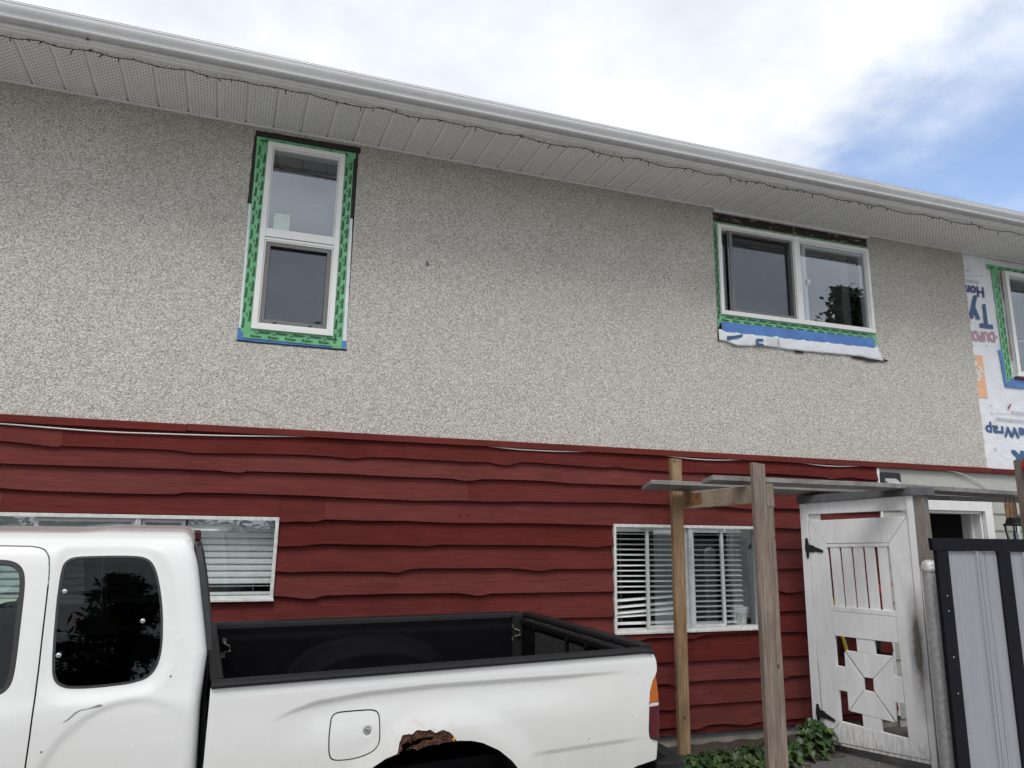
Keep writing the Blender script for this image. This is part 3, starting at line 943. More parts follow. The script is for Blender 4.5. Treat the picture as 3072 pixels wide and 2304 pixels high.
    o = mb.build("gutter", "gutter", h, smooth=True, solid=0.0015)
    return h


def frame_bars(mb, x0, x1, z0, z1, w, y0, y1):
    """mitred-looking rectangle of four bars, butt jointed"""
    mb.box(x0, x1, y0, y1, z1 - w, z1)
    mb.box(x0, x1, y0, y1, z0, z0 + w)
    mb.box(x0, x0 + w, y0, y1, z0 + w, z1 - w)
    mb.box(x1 - w, x1, y0, y1, z0 + w, z1 - w)


def strip(mb, pts, y, wob=0.0025, n=1):
    """flat wrinkled strip on the wall given by a quad (x,z) bl, br, tr, tl, with a little thickness"""
    (ax, az), (bx, bz), (cx, cz), (dx_, dz) = pts
    L = max(math.hypot(bx - ax, bz - az), math.hypot(dx_ - ax, dz - az))
    long_x = math.hypot(bx - ax, bz - az) >= math.hypot(dx_ - ax, dz - az)
    m = max(2, int(L / 0.05))
    rows = []
    for j in range(4):
        row = []
        for i in range(m + 1):
            u, v = (i / m, j / 3) if long_x else (j / 3, i / m)
            x = (ax * (1 - u) + bx * u) * (1 - v) + (dx_ * (1 - u) + cx * u) * v
            z = (az * (1 - u) + bz * u) * (1 - v) + (dz * (1 - u) + cz * u) * v
            e = random.uniform(-1, 1) * wob * (0.8 if j in (0, 3) else 0.2)
            if long_x: z += e
            else: x += e
            row.append((x, y - random.uniform(0, 1) * wob, z))
        rows.append(row)
    mb.grid(rows)


def tape(name, mat, parent, pts, y, wob=0.002):
    mb = MB(); strip(mb, pts, y, wob)
    return mb.build(name, mat, parent, smooth=True)


def tape_words(mb, x0, x1, z0, z1, y, vertical):
    """repeat the tape's printed word along a strip"""
    w, hgt = 0.086, 0.0200
    if vertical:
        n = int((z1 - z0) / 0.118) + 1
        for k in range(n):
            z = z0 + 0.015 + k * 0.118
            for c, f in ((0.24, 0.0), (0.78, 0.055)):
                if z + f + w > z1: continue
                put_text(mb, "Rissan", x0 + (x1 - x0) * c + hgt * 0.5, z + f, y, hgt, R(90), 1.12, 0.0011)
            if z + 0.09 < z1:
                put_text(mb, "siga", x0 + (x1 - x0) * 0.52 + 0.004, z + 0.088, y, 0.0085, R(90), 1.6, 0.0006)
    else:
        n = int((x1 - x0) / 0.124) + 1
        for k in range(n):
            x = x0 + 0.02 + k * 0.124
            for c, f in ((0.20, 0.0), (0.68, 0.060)):
                if z1 - z0 < 0.05 and c > 0.5: continue
                if x + f + w > x1: continue
                put_text(mb, "Rissan", x + f, z0 + (z1 - z0) * c - 0.006, y, hgt if z1 - z0 > .05 else .017, 0, 1.12, 0.0011)
            if x + 0.07 < x1:
                put_text(mb, "siga", x + 0.03, z0 + (z1 - z0) * 0.52, y, 0.0085, 0, 1.6, 0.0006)


def upper_windows(h):
    yT = 5.493
    # ---------------- tall window
    mb = MB()
    frame_bars(mb, -0.281, 0.318, 1.429, 2.970, 0.040, 5.440, 5.56)
    mb.box(-0.241, 0.278, 5.444, 5.55, 2.176, 2.232)          # meeting rail
    mb.box(-0.241, 0.278, 5.448, 5.55, 2.150, 2.170)
    for x0, x1, z0, z1 in ((-0.241, 0.278, 2.232, 2.930), (-0.241, 0.278, 1.469, 2.150)):
        frame_bars(mb, x0 + 0.0015, x1 - 0.0015, z0 + 0.0015, z1 - 0.0015, 0.010, 5.452, 5.545)
    for x in (-0.235, 0.255):
        mb.box(x, x + 0.02, 5.4385, 5.4405, 1.441, 1.447)
    w = mb.build("window", "vinyl", h, bevel=0.003)
    setp(w, label="tall narrow white window with fixed pane over screened lower sash")
    MB().box(-0.231, 0.268, 5.478, 5.484, 2.241, 2.921).build("pane", "glass", w)
    MB().box(-0.231, 0.268, 5.496, 5.502, 1.478, 2.141).build("pane", "glass", w)
    mb = MB(); frame_bars(mb, -0.229, 0.266, 1.479, 2.140, 0.034, 5.456, 5.470)
    mb.build("screen_frame", "screenframe", w, bevel=0.002)
    mb = MB(); mb.box(-0.196, 0.233, 5.4625, 5.4635, 1.512, 2.107)
    mb.build("insect_screen", "screen", w)
    mb = MB()
    for x in (-0.13, 0.13):
        mb.box(x, x + 0.024, 5.452, 5.4565, 1.482, 1.496)
    mb.build("screen_tab", "rubber", w)
    mb = MB(); mb.hexa([(-0.189, 5.4772, 2.240), (-0.071, 5.4772, 2.241), (-0.071, 5.4772, 2.391), (-0.189, 5.4772, 2.387)], [(-0.189, 5.4776, 2.240), (-0.071, 5.4776, 2.241), (-0.071, 5.4776, 2.391), (-0.189, 5.4776, 2.387)])
    mb.build("sticker", "paper", w)
    # tapes round the tall window
    tape("black_membrane", "membrane", w, [(-0.385, 3.004), (0.438, 3.010), (0.440, 3.066), (-0.378, 3.058)], 5.4655, 0.003)
    tape("black_membrane", "membrane", w, [(-0.392, 2.43), (-0.345, 2.43), (-0.345, 3.004), (-0.388, 3.004)], 5.4665, 0.003)
    tape("black_membrane", "membrane", w, [(0.350, 2.43), (0.410, 2.43), (0.420, 3.008), (0.355, 3.008)], 5.4665, 0.003)
    tape("black_membrane", "membrane", w, [(-0.385, 1.322), (0.432, 1.326), (0.430, 1.345), (-0.37, 1.342)], 5.4690, 0.003)
    tape("white_wrap", "wrap", w, [(-0.368, 1.352), (-0.300, 1.352), (-0.300, 2.430), (-0.380, 2.430)], 5.4662, 0.002)
    tape("white_wrap", "wrap", w, [(0.345, 1.36), (0.424, 1.40), (0.412, 2.430), (0.345, 2.430)], 5.4662, 0.002)
    tape("blue_flashing", "bluetape", w, [(-0.372, 1.338), (-0.25, 1.336), (-0.25, 1.43), (-0.374, 1.43)], 5.4648, 0.002)
    tape("blue_flashing", "bluetape", w, [(-0.25, 1.334), (0.424, 1.338), (0.424, 1.405), (-0.25, 1.40)], 5.4646, 0.002)
    tape("green_tape", "greentape", w, [(-0.352, 1.405), (-0.279, 1.35), (-0.277, 2.99), (-0.366, 2.99)], 5.4618, 0.002)
    tape("green_tape", "greentape", w, [(0.316, 1.338), (0.393, 1.338), (0.388, 2.975), (0.312, 2.99)], 5.4612, 0.002)
    tape("green_tape", "greentape", w, [(-0.368, 2.945), (0.402, 2.955), (0.405, 3.002), (-0.368, 3.004)], 5.4585, 0.002)
    tape("green_tape", "greentape", w, [(-0.335, 1.355), (0.385, 1.350), (0.385, 1.432), (-0.325, 1.432)], 5.4585, 0.002)
    mb = MB()
    tape_words(mb, -0.360, -0.284, 1.42, 2.95, 5.4570, True)
    tape_words(mb, 0.320, 0.385, 1.36, 2.95, 5.4566, True)
    tape_words(mb, -0.36, 0.395, 2.962, 3.0, 5.4540, False)
    tape_words(mb, -0.30, 0.375, 1.356, 1.428, 5.4540, False)
    setp(mb.build("tape_lettering", "inkblack", w, recalc=False), kind="stuff")

    # ---------------- wide slider
    mb = MB()
    frame_bars(mb, 3.869, 5.716, 2.008, 2.926, 0.036, 5.440, 5.56)
    mb.box(4.760, 4.830, 5.441, 5.55, 2.044, 2.890)
    frame_bars(mb, 3.9065, 4.7585, 2.0455, 2.8885, 0.009, 5.455, 5.545)
    frame_bars(mb, 4.8315, 5.6785, 2.0455, 2.8885, 0.012, 5.455, 5.545)
    for x in (3.90, 5.64):
        mb.box(x, x + 0.026, 5.4385, 5.4405, 2.020, 2.026)
    w = mb.build("window", "vinyl", h, bevel=0.003)
    setp(w, label="wide white sliding window with dark screen on its left half")
    MB().box(3.915, 4.750, 5.500, 5.506, 2.054, 2.880).build("pane", "glass", w)
    MB().box(4.843, 5.667, 5.476, 5.482, 2.058, 2.877).build("pane", "glass", w)
    mb = MB(); mb.box(4.884, 4.902, 5.4835, 5.53, 2.058, 2.877); mb.box(4.908, 4.930, 5.4835, 5.52, 2.058, 2.877)
    mb.box(4.930, 5.665, 5.4835, 5.52, 2.845, 2.877)
    mb.build("sash", "vinyl", w, bevel=0.002)
    mb = MB(); mb.box(4.912, 4.936, 5.4695, 5.4755, 2.435, 2.505); mb.box(4.918, 4.95, 5.458, 5.469, 2.45, 2.488)
    mb.build("latch", "vinyl", w, bevel=0.003)
    mb = MB(); frame_bars(mb, 4.004, 4.757, 2.047, 2.887, 0.034, 5.458, 5.472); mb.box(3.985, 3.992, 5.462, 5.470, 2.055, 2.88)
    mb.build("screen_frame", "screenframe", w, bevel=0.002)
    mb = MB(); mb.box(4.038, 4.723, 5.4645, 5.4655, 2.081, 2.853)
    mb.build("insect_screen", "screen", w)
    mb = MB(); mb.box(3.838, 5.742, 5.440, 5.470, 3.050, 3.078)
    mb.build("head_trim", "alu", w, bevel=0.002)
    mb = MB(); strip(mb, [(3.838, 2.962), (5.738, 2.966), (5.738, 3.052), (3.838, 3.052)], 5.484, 0.006)
    mb.build("torn_membrane", "torn", w)
    mb = MB(); strip(mb, [(3.842, 2.948), (5.735, 2.95), (5.735, 2.970), (3.842, 2.966)], 5.478, 0.003)
    mb.build("wood_strip", simple("raw_edge_wood", (0.20, 0.085, 0.045), 0.8, var=0.2), w)
    tape("green_tape", "greentape", w, [(3.840, 2.918), (5.737, 2.92), (5.737, 2.956), (3.840, 2.952)], 5.4635, 0.002)
    tape("green_tape", "greentape", w, [(3.838, 1.86), (3.872, 1.96), (3.872, 2.95), (3.838, 2.95)], 5.4660, 0.002)
    tape("green_tape", "greentape", w, [(5.712, 1.84), (5.740, 1.84), (5.738, 2.93), (5.712, 2.93)], 5.4660, 0.002)
    tape("green_tape", "greentape", w, [(3.850, 1.92), (5.735, 1.935), (5.735, 2.012), (3.850, 2.008)], 5.4635, 0.002)
    mb = MB(); strip(mb, [(3.880, 1.838), (5.706, 1.852), (5.694, 1.952), (3.864, 1.935)], 5.4560, 0.003)
    mb.build("blue_flashing", "bluetape", w, smooth=True)
    # hanging flap of house wrap below the sill
    mb = MB()
    rows = []
    n = 60
    for j in range(8):
        row = []
        for i in range(n + 1):
            u = i / n
            x = 3.836 + u * (5.745 - 3.836) + (0.05 * (j / 7) ** 1.5 if u > 0.93 else 0) * (u - 0.93) / 0.07
            top = 1.858 + 0.012 * u
            bot = np.interp(x, [3.83, 3.92, 4.02, 4.08, 4.3, 4.72, 5.1, 5.45, 5.55, 5.80], [1.752, 1.742, 1.716, 1.712, 1.742, 1.730, 1.738, 1.744, 1.738, 1.722]) + 0.002 * math.sin(x * 31)
            v = j / 7
            z = top * (1 - v) + bot * v
            yv = 5.458 - 0.007 * math.sin(v * 2.4) - 0.003 * math.sin(x * 17 + v * 3) * v - 0.0018 * math.sin(x * 41 - v * 5) - 0.001 * math.sin(x * 73 + v * 9)
            row.append((x, yv, z))
        rows.append(row)
    mb.grid(rows)
    mb.build("hanging_wrap", "wrap", w, smooth=True, solid=0.0012)
    mb = MB()
    put_text(mb, "u", 4.241, 1.806, 5.4425, 0.115, R(-90), 1.0, 0.010)
    mb.build("printed_letter", "inkblue", w, recalc=False)
    mb = MB()
    for P in ([(3.916, 1.751), (3.999, 1.776), (4.051, 1.790), (4.092, 1.808), (4.094, 1.829), (4.051, 1.819), (4.001, 1.807), (3.916, 1.794)],):
        mb.add([(x, 5.4425, z) for x, z in P], [(0, 1, 6, 7), (1, 2, 5, 6), (2, 3, 4, 5)])
    mb.build("printed_letter", "inkblue", w, recalc=False)
    mb = MB()
    for x in (4.375, 4.392, 4.408, 4.425, 4.438):
        mb.box(x, x + 0.003, 5.4420, 5.4424, 1.752, 1.828)
    mb.box(4.463, 4.4655, 5.4418, 5.4422, 1.745, 1.832)
    put_text(mb, "R-EPP-0", 4.488, 1.832, 5.4416, 0.024, R(-92), 1.0, 0.001)
    setp(mb.build("fine_print", "inkgrey", w, recalc=False), kind="stuff")
    tape("black_membrane", "membrane", w, [(5.40, 1.722), (5.60, 1.702), (5.62, 1.752), (5.42, 1.762)], 5.461, 0.006)
    tape("black_membrane", "membrane", w, [(5.58, 1.700), (5.86, 1.722), (5.86, 1.742), (5.60, 1.735)], 5.460, 0.006)
    tape("black_membrane", "membrane", w, [(4.70, 1.713), (4.80, 1.713), (4.80, 1.745), (4.70, 1.745)], 5.461, 0.004)
    tape("black_membrane", "membrane", w, [(3.826, 1.74), (3.845, 1.74), (3.85, 1.88), (3.83, 1.88)], 5.4635, 0.002)
    mb = MB()
    tape_words(mb, 3.86, 5.73, 1.938, 2.006, 5.4590, False)
    tape_words(mb, 3.86, 5.73, 2.924, 2.950, 5.4590, False)
    tape_words(mb, 3.838, 3.872, 1.95, 2.92, 5.4615, True)
    setp(mb.build("tape_lettering", "inkblack", w, recalc=False), kind="stuff")

    # ---------------- house wrap and the window at the far right
    mb = MB()
    rows = []
    for j in range(40):
        z = 0.676 + (3.100 - 0.676) * j / 39
        row = []
        for i in range(64):
            x = 7.03 + (11.5 - 7.03) * i / 63
            row.append((x, 5.492 - 0.004 * random.random() - 0.004 * math.sin(x * 5 + z * 3), z))
        rows.append(row)
    mb.grid(rows)
    mb.f = [f for f in mb.f if not all(7.60 < mb.v[i][0] < 9.08 and 1.68 < mb.v[i][2] < 2.99 for i in f)]
    wr = mb.build("house_wrap", "wrap", h, smooth=True)
    yq = 5.4805
    mb = MB()
    put_text(mb, "Tyvek", 7.440, 2.522, yq, 0.272, R(180), 0.80, 0.016)
    setp(mb.build("printed_letters", "inkblue", wr, recalc=False), label="tall upside-down blue letters between violet and red ones")
    mb = MB()
    put_text(mb, "Tyvek", 8.48, 0.895, yq, 0.215, R(180), 1.32, 0.020)
    setp(mb.build("printed_letters", "inkblue", wr, recalc=False), label="largest upside-down blue letters, low on the wrap")
    mb = MB()
    put_text(mb, "HomeWrap", 7.368, 2.722, yq, 0.118, R(180), 1.0, 0.010)
    setp(mb.build("printed_letters", "inkpurple", wr, recalc=False), label="upside-down violet letters near the eave")
    mb = MB()
    put_text(mb, "HomeWrap", 7.225 + 0.92, 1.150, yq, 0.112, R(180), 1.30, 0.010)
    setp(mb.build("printed_letters", "inkblue", wr, recalc=False), label="upside-down blue letters above the large ones")
    mb = MB()
    put_text(mb, "DUPONT", 7.445, 2.212, yq, 0.115, R(183), 0.74, 0.006)
    setp(mb.build("printed_letters", "inkred", wr, recalc=False), label="faded red upside-down letters")
    mb = MB()
    mb.add([(7.492, yq, 2.155), (7.466, yq, 2.130), (7.466, yq, 2.180)], [(0, 1, 2)])
    mb.build("printed_arrow", "inkred", wr, recalc=False)
    mb = MB()
    mb.add([(6.80, yq + 0.001, 1.440), (7.232, yq + 0.001, 1.444), (7.222, yq + 0.001, 1.918), (6.80, yq + 0.001, 1.918)], [(0, 1, 2, 3)])
    lg = mb.build("orange_square", "inkorange", wr, recalc=False)
    mb = MB()
    put_text(mb, "HOME", 7.146, 1.803, yq - 0.001, 0.106, R(226), 0.72, 0.011)
    put_text(mb, "DEPOT", 7.057, 1.905, yq - 0.001, 0.106, R(226), 0.72, 0.011)
    mb.build("printed_letters", "white", lg, recalc=False)
    mb = MB()
    put_text(mb, "Call 1-800", 7.20, 2.905, yq, 0.030, R(180), 1.0, 0.001)
    put_text(mb, "8835 tyvek.ca/homewrap", 8.05, 1.325, yq, 0.030, R(180), 1.15, 0.001)
    for z, xa in ((2.83, 7.30), (2.775, 7.31), (2.755, 7.31)):
        mb.box(7.0, xa, yq, yq + 0.0004, z, z + (0.004 if z > 2.8 else 0.008))
    for z, t_ in ((1.285, 0.004), (1.228, 0.008), (1.208, 0.008)):
        mb.box(7.32, 8.3, yq, yq + 0.0004, z, z + t_)
    for cx, cz in ((7.215, 1.135), (7.245, 0.888)):
        for k in range(14):
            a0, a1 = 2 * math.pi * k / 14, 2 * math.pi * (k + 1) / 14
            mb.add([(cx + r * math.cos(a), yq, cz + r * math.sin(a)) for a in (a0, a1) for r in (0.016, 0.020)], [(0, 1, 3, 2)])
        put_text(mb, "R", cx + 0.007, cz + 0.009, yq, 0.018, R(180), 0.9)
    mb.add([(7.262, yq, 1.30), (7.246, yq, 1.27), (7.278, yq, 1.27), (7.262, yq - 0.0002, 1.289), (7.255, yq - 0.0002, 1.274), (7.269, yq - 0.0002, 1.274)], [(0, 1, 4, 3), (1, 2, 5, 4), (2, 0, 3, 5)])
    setp(mb.build("fine_print", "inkgrey", wr, recalc=False), kind="stuff")
    _m = simple("rusty_tab", (0.22, 0.09, 0.07), 0.7)
    tape("nail_tab", _m, wr, [(7.50, 1.35), (7.515, 1.34), (7.57, 1.40), (7.55, 1.405)], 5.479, 0.002)
    mb = MB()
    for x, z in ((7.10, 2.93), (7.36, 2.85), (7.30, 2.03), (7.25, 1.36), (7.52, 1.20)):
        mb.box(x, x + 0.008, 5.478, 5.482, z, z + 0.012)
    mb.build("nail_tab", _m, wr)

    mb = MB()
    frame_bars(mb, 7.665, 9.02, 1.715, 2.946, 0.052, 5.430, 5.56)
    mb.box(8.31, 8.37, 5.432, 5.55, 1.767, 2.894)
    frame_bars(mb, 7.7185, 8.3085, 1.7685, 2.8925, 0.009, 5.455, 5.545)
    w = mb.build("window", "vinyl", h, bevel=0.003)
    setp(w, label="white window set in house wrap at the right edge")
    MB().box(7.726, 8.302, 5.498, 5.504, 1.776, 2.886).build("pane", "glass", w)
    MB().box(8.372, 8.966, 5.498, 5.504, 1.769, 2.892).build("pane", "glass", w)
    mb = MB(); mb.box(7.728, 7.79, 5.4962, 5.4972, 1.785, 2.02)
    mb.build("sticker", "white", w)
    tape("green_tape", "greentape", w, [(7.455, 2.952), (9.1, 2.965), (9.1, 3.012), (7.452, 3.012)], 5.4775, 0.002)
    tape("green_tape", "greentape", w, [(7.535, 1.648), (7.632, 1.650), (7.622, 2.96), (7.515, 2.96)], 5.4790, 0.002)
    tape("blue_flashing", "bluetape", w, [(7.512, 1.594), (7.56, 1.594), (7.56, 2.008), (7.476, 2.008)], 5.4805, 0.002)
    tape("blue_flashing", "bluetape", w, [(7.512, 1.592), (9.1, 1.60), (9.1, 1.70), (7.60, 1.690)], 5.4775, 0.002)
    _m = simple("dark_red_sealant", (0.16, 0.012, 0.02), 0.5)
    tape("red_sealant", _m, w, [(7.645, 2.62), (7.664, 2.62), (7.664, 2.935), (7.645, 2.935)], 5.474, 0.003)
    tape("red_sealant", _m, w, [(7.652, 1.90), (7.662, 1.90), (7.662, 2.62), (7.655, 2.62)], 5.474, 0.003)
    mb = MB()
    mb.box(7.665, 9.0, 5.444, 5.476, 1.693, 1.713)
    mb.build("red_sealant", _m, w)
    mb = MB()
    tape_words(mb, 7.538, 7.625, 1.66, 2.94, 5.4740, True)
    tape_words(mb, 7.47, 8.4, 2.965, 3.008, 5.4725, False)
    setp(mb.build("tape_lettering", "inkblack", w, recalc=False), kind="stuff")


def lower_windows(h):
    # ---- left long slider, mostly behind the truck
    for (wx, mull, fine, lab) in ((LW, [(-0.903, -0.868)], [-1.49, -0.603], "long old aluminium slider with closed white blinds behind the truck"),
                                  (RW, [(3.424, 3.462)], [3.036, 3.775], "old aluminium slider with open crooked blinds behind the posts")):
        x0, x1, z0, z1 = wx
        mb = MB()
        frame_bars(mb, x0, x1, z0, z1, 0.024, 5.428, 5.56)
        mb.box(x0 - 0.004, x1 + 0.006, 5.418, 5.4275, z0 - 0.006, z0 + 0.012)
        w = mb.build("window", "sillpaint", h, bevel=0.002)
        setp(w, label=lab)
        mb = MB()
        for a, b in mull:
            mb.box(a, b, 5.436, 5.55, z0 + 0.0245, z1 - 0.0245)
            mb.box(a + 0.010, a + 0.016, 5.430, 5.4355, z0 + 0.03, z1 - 0.03)
        mb.build("mullion", "oldalu", w, bevel=0.002)
        # sliding sashes on the inner halves
        xa, xb = mull[0]
        for s0, s1, yy in ((fine[0] - 0.012, xa - 0.001, 5.462), (xb + 0.001, fine[1] + 0.014, 5.462)):
            mb = MB(); frame_bars(mb, s0, s1, z0 + 0.026, z1 - 0.026, 0.024, yy, yy + 0.028)
            mb.build("sash", "oldalu", w, bevel=0.002)
            MB().box(s0 + 0.022, s1 - 0.022, yy + 0.012, yy + 0.016, z0 + 0.048, z1 - 0.048).build("pane", "oldglass", w)
        if wx is LW:
            MB().box(x0 + 0.022, fine[0], 5.498, 5.502, z0 + 0.022, z1 - 0.022).build("pane", "oldglass", w)
        MB().box(fine[1], x1 - 0.022, 5.498, 5.502, z0 + 0.022, z1 - 0.022).build("pane", "oldglass", w)
        mb = MB(); mb.box(fine[1] + 0.0145, fine[1] + 0.024, 5.470, 5.498, z0 + 0.026, z1 - 0.026)
        mb.build("glazing_bead", "rubber", w)
        mb = MB(); mb.box(x0, x1, 5.56, 5.70, z0 - 0.02, z0 + 0.004)
        mb.build("sill", "sillpaint", w)

    def blind(x0, x1, ztop, zbot, y, tilt, pitch, label, broken=False, gap_slat=None, wdt=0.050):
        b = thing("window_blind", label, "blind", ((x0 + x1) / 2, y, ztop), "blinds in the lower windows")
        mb = MB(); mb.box(x0, x1, y - 0.025, y + 0.025, ztop - 0.045, ztop)
        mb.build("head_rail", "blind", b, bevel=0.002)
        n = int((ztop - 0.06 - zbot) / pitch)
        proto = None
        L = x1 - x0
        for k in range(n):
            z = ztop - 0.062 - k * pitch
            if proto is None:
                mb = MB()
                rows = []
                for i in range(5):
                    t = (i - 2) / 4 * wdt
                    cup = 0.004 * (1 - ((i - 2) / 2) ** 2)
                    rows.append([(x, y + t * math.cos(tilt) - cup * math.sin(tilt), z + t * math.sin(tilt) + cup * math.cos(tilt)) for x in (x0, x1)])
                mb.grid(rows)
                mb.grid([[(p[0], p[1] + 0.0008, p[2] - 0.0022) for p in r] for r in rows])
                proto = mb.build("slat", "blind", b, origin=((x0 + x1) / 2, y, z))
                o = proto
            else:
                o = proto.copy(); COL.objects.link(o); o.parent = b
            o.location = Vector(((x0 + x1) / 2, y, z + H)) - world_loc(b)
            o.rotation_euler = (random.uniform(-.05, .05), random.uniform(-.004, .004), 0)
            if gap_slat is not None and k == gap_slat:
                o.rotation_euler = (-tilt * 1.1, 0, 0)
            if broken and k >= n - 4:
                j = k - (n - 4)
                o.rotation_euler = (0.15, -0.055 - 0.0 * j if j < 3 else -0.03, 0)
                o.location.z -= (0.010, 0.018, 0.022, 0.012)[j]
        mb = MB(); mb.box(x0, x1, y - 0.022, y + 0.022, zbot - 0.008, zbot + 0.012)
        mb.build("bottom_rail", "blind", b, bevel=0.002)
        mb = MB()
        for u in ((0.14, 0.86) if L > 0.5 else (0.5,)):
            x = x0 + L * u
            for dy_ in (-0.027, 0.027):
                mb.tube([(x, y + dy_, ztop - 0.04), (x, y + dy_, zbot)], 0.0006, 4)
        mb.tube([(x0 + 0.05, y - 0.032, ztop - 0.02), (x0 + 0.055, y - 0.034, zbot + 0.18), (x0 + 0.06, y - 0.032, zbot + 0.10)], 0.0025, 5)
        mb.build("cord", "blind", b)
        return b
    blind(-0.862, 0.012, 0.022, -0.500, 5.575, R(68), 0.0455, "closed white blind in the right half of the window behind the truck cab", gap_slat=9)
    blind(-1.785, -0.905, 0.022, -0.500, 5.575, R(66), 0.0455, "closed white blind in the left half of the window above the truck roof")
    blind(2.722, 3.420, 0.018, -0.785, 5.575, R(12), 0.0440, "open white blind with crooked lower slats in the window left of the brown post", broken=True)
    blind(3.470, 4.045, 0.018, -0.800, 5.585, R(12), 0.0440, "open white blind in the window between the two tall posts")
    # pail on the right sill
    p = thing("pail", "white plastic pail standing inside the window between the posts", "bucket", (4.02, 5.545, -0.820))
    mb = MB()
    prof = [(0.0, -0.820), (0.058, -0.820), (0.062, -0.815), (0.074, -0.690), (0.080, -0.688), (0.081, -0.676), (0.076, -0.674), (0.072, -0.685), (0.060, -0.80), (0.0, -0.80)]
    mb.lathe(prof, (4.02, 5.545 + 0.06), 24)
    mb.build("bucket", "white", p, smooth=True, split=True)
    mb = MB()
    mb.tube([(4.02 + 0.083 * math.cos(t), 5.605 - 0.02 - 0.05 * math.sin(t), -0.69 - 0.045 * math.sin(t)) for t in np.linspace(0, math.pi, 12)], 0.002, 5)
    mb.build("handle", "galv", p)
    mb = MB()
    for k in range(9):
        a = R(215 + k * 11)
        zb = -0.79 + 0.02 * ((k * 7) % 3)
        mb.beam((4.02 + 0.0765 * math.cos(a), 5.605 + 0.0765 * math.sin(a), -0.71), (4.02 + 0.071 * math.cos(a), 5.605 + 0.071 * math.sin(a), zb), 0.006, 0.0006, (math.cos(a), math.sin(a), 0))
    mb.build("printed_label", "inkgrey", p)


def doorway(h):
    x0, x1, z0, z1 = DOOR
    mb = MB()
    mb.hexa([(x0 - 0.09, 5.440, z1 + 0.001), (x1 + 0.0, 5.440, z1 + 0.001), (x1 + 0.105, 5.440, z1 + 0.110), (x0 - 0.09, 5.440, z1 + 0.110)],
            [(x0 - 0.09, 5.4815, z1 + 0.001), (x1 + 0.0, 5.4815, z1 + 0.001), (x1 + 0.105, 5.4815, z1 + 0.110), (x0 - 0.09, 5.4815, z1 + 0.110)])
    d = mb.build("doorway", "gatepaint", h, bevel=0.003)
    setp(d, label="open doorway with white casing in grey siding")
    mb = MB()
    mb.hexa([(x1 + 0.001, 5.4405, z0), (x1 + 0.105, 5.4405, z0), (x1 + 0.105, 5.4405, z1 + 0.106), (x1 + 0.001, 5.4405, z1)],
            [(x1 + 0.001, 5.4815, z0), (x1 + 0.105, 5.4815, z0), (x1 + 0.105, 5.4815, z1 + 0.106), (x1 + 0.001, 5.4815, z1)])
    mb.build("casing", "vinyl", d, bevel=0.003)
    mb = MB()
    mb.box(x0 - 0.09, x0 - 0.001, 5.4405, 5.4815, z0, z1)
    mb.build("casing", "vinyl", d, bevel=0.003)
    mb = MB()
    mb.box(x1 - 0.028, x1 - 0.001, 5.4825, 5.70, z0, z1 - 0.028)
    mb.box(x1 - 0.045, x1 - 0.0285, 5.57, 5.61, z0, z1 - 0.03)
    mb.box(x0 + 0.001, x0 + 0.028, 5.4825, 5.70, z0, z1 - 0.028)
    mb.box(x0 + 0.001, x1 - 0.001, 5.4825, 5.70, z1 - 0.027, z1 - 0.001)
    mb.build("jamb", "vinyl", d, bevel=0.002)
    # exhaust hood on the grey siding
    v = thing("exhaust_vent", "black wall plate with a shiny metal exhaust hood on grey siding", "vent", (5.73, 5.45, 0.45))
    mb = MB()
    poly = []
    for cx, cz, a0 in ((5.834, 0.557, 0), (5.628, 0.557, 90), (5.628, 0.372, 180), (5.834, 0.372, 270)):
        for k in range(5):
            a = R(a0 + k * 22.5)
            poly.append((cx + 0.026 * math.cos(a), cz + 0.026 * math.sin(a)))
    mb.prism(poly, lambda x, z: (x, 5.436, z), lambda x, z: (x, 5.4512, z))
    mb.build("plate", "iron", v, bevel=0.002)
    mb = MB()
    mb.add([(5.655, 5.4355, 0.523), (5.80, 5.4355, 0.523), (5.825, 5.37, 0.45), (5.64, 5.37, 0.45), (5.825, 5.37, 0.40), (5.64, 5.37, 0.40), (5.64, 5.4355, 0.40), (5.825, 5.4355, 0.40)],
           [(0, 1, 2, 3), (3, 2, 4, 5), (0, 3, 5, 6), (1, 7, 4, 2)])
    mb.build("hood", simple("shiny_hood_metal", (0.62, 0.64, 0.68), 0.3, metal=0.5), v, solid=0.0015)


def eave_lights():
    t = thing("string_lights", "dark wire string of unlit mini lights hung along the eave", "string lights", (2.0, 4.86, 3.08))
    r = np.random.default_rng(5)
    xs = np.arange(-2.6, 9.6, 0.045)
    path, twigs = [], MB()
    off = 0.0
    hooks = r.uniform(0.28, 0.5)
    nxt = -2.6
    z = []
    anchors = [-2.6]
    while anchors[-1] < 9.7:
        anchors.append(anchors[-1] + r.uniform(0.22, 0.55))
    for x in xs:
        i = np.searchsorted(anchors, x) - 1
        a, b = anchors[i], anchors[i + 1]
        u = (x - a) / (b - a)
        sag = 0.022 * (b - a) / 0.45 * 4 * u * (1 - u)
        path.append((x, 4.868 + r.uniform(-.003, .003), 3.088 - sag + r.uniform(-.003, .003)))
    mb = MB(); mb.tube(path, 0.0034, 5)
    mb.build("wire", "wire", t)
    for k in range(2, len(path) - 2, 2):
        if r.random() < 0.2: continue
        p = Vector(path[k])
        d = Vector((r.uniform(-.7, .7), r.uniform(-.4, .4), r.uniform(-1, .25))).normalized()
        L = r.uniform(0.026, 0.048)
        twigs.tube([p, p + d * L * 0.5, p + d * L], [0.0036, 0.0044, 0.003], 5)
    setp(twigs.build("mini_bulb", "wire", t), kind="stuff")


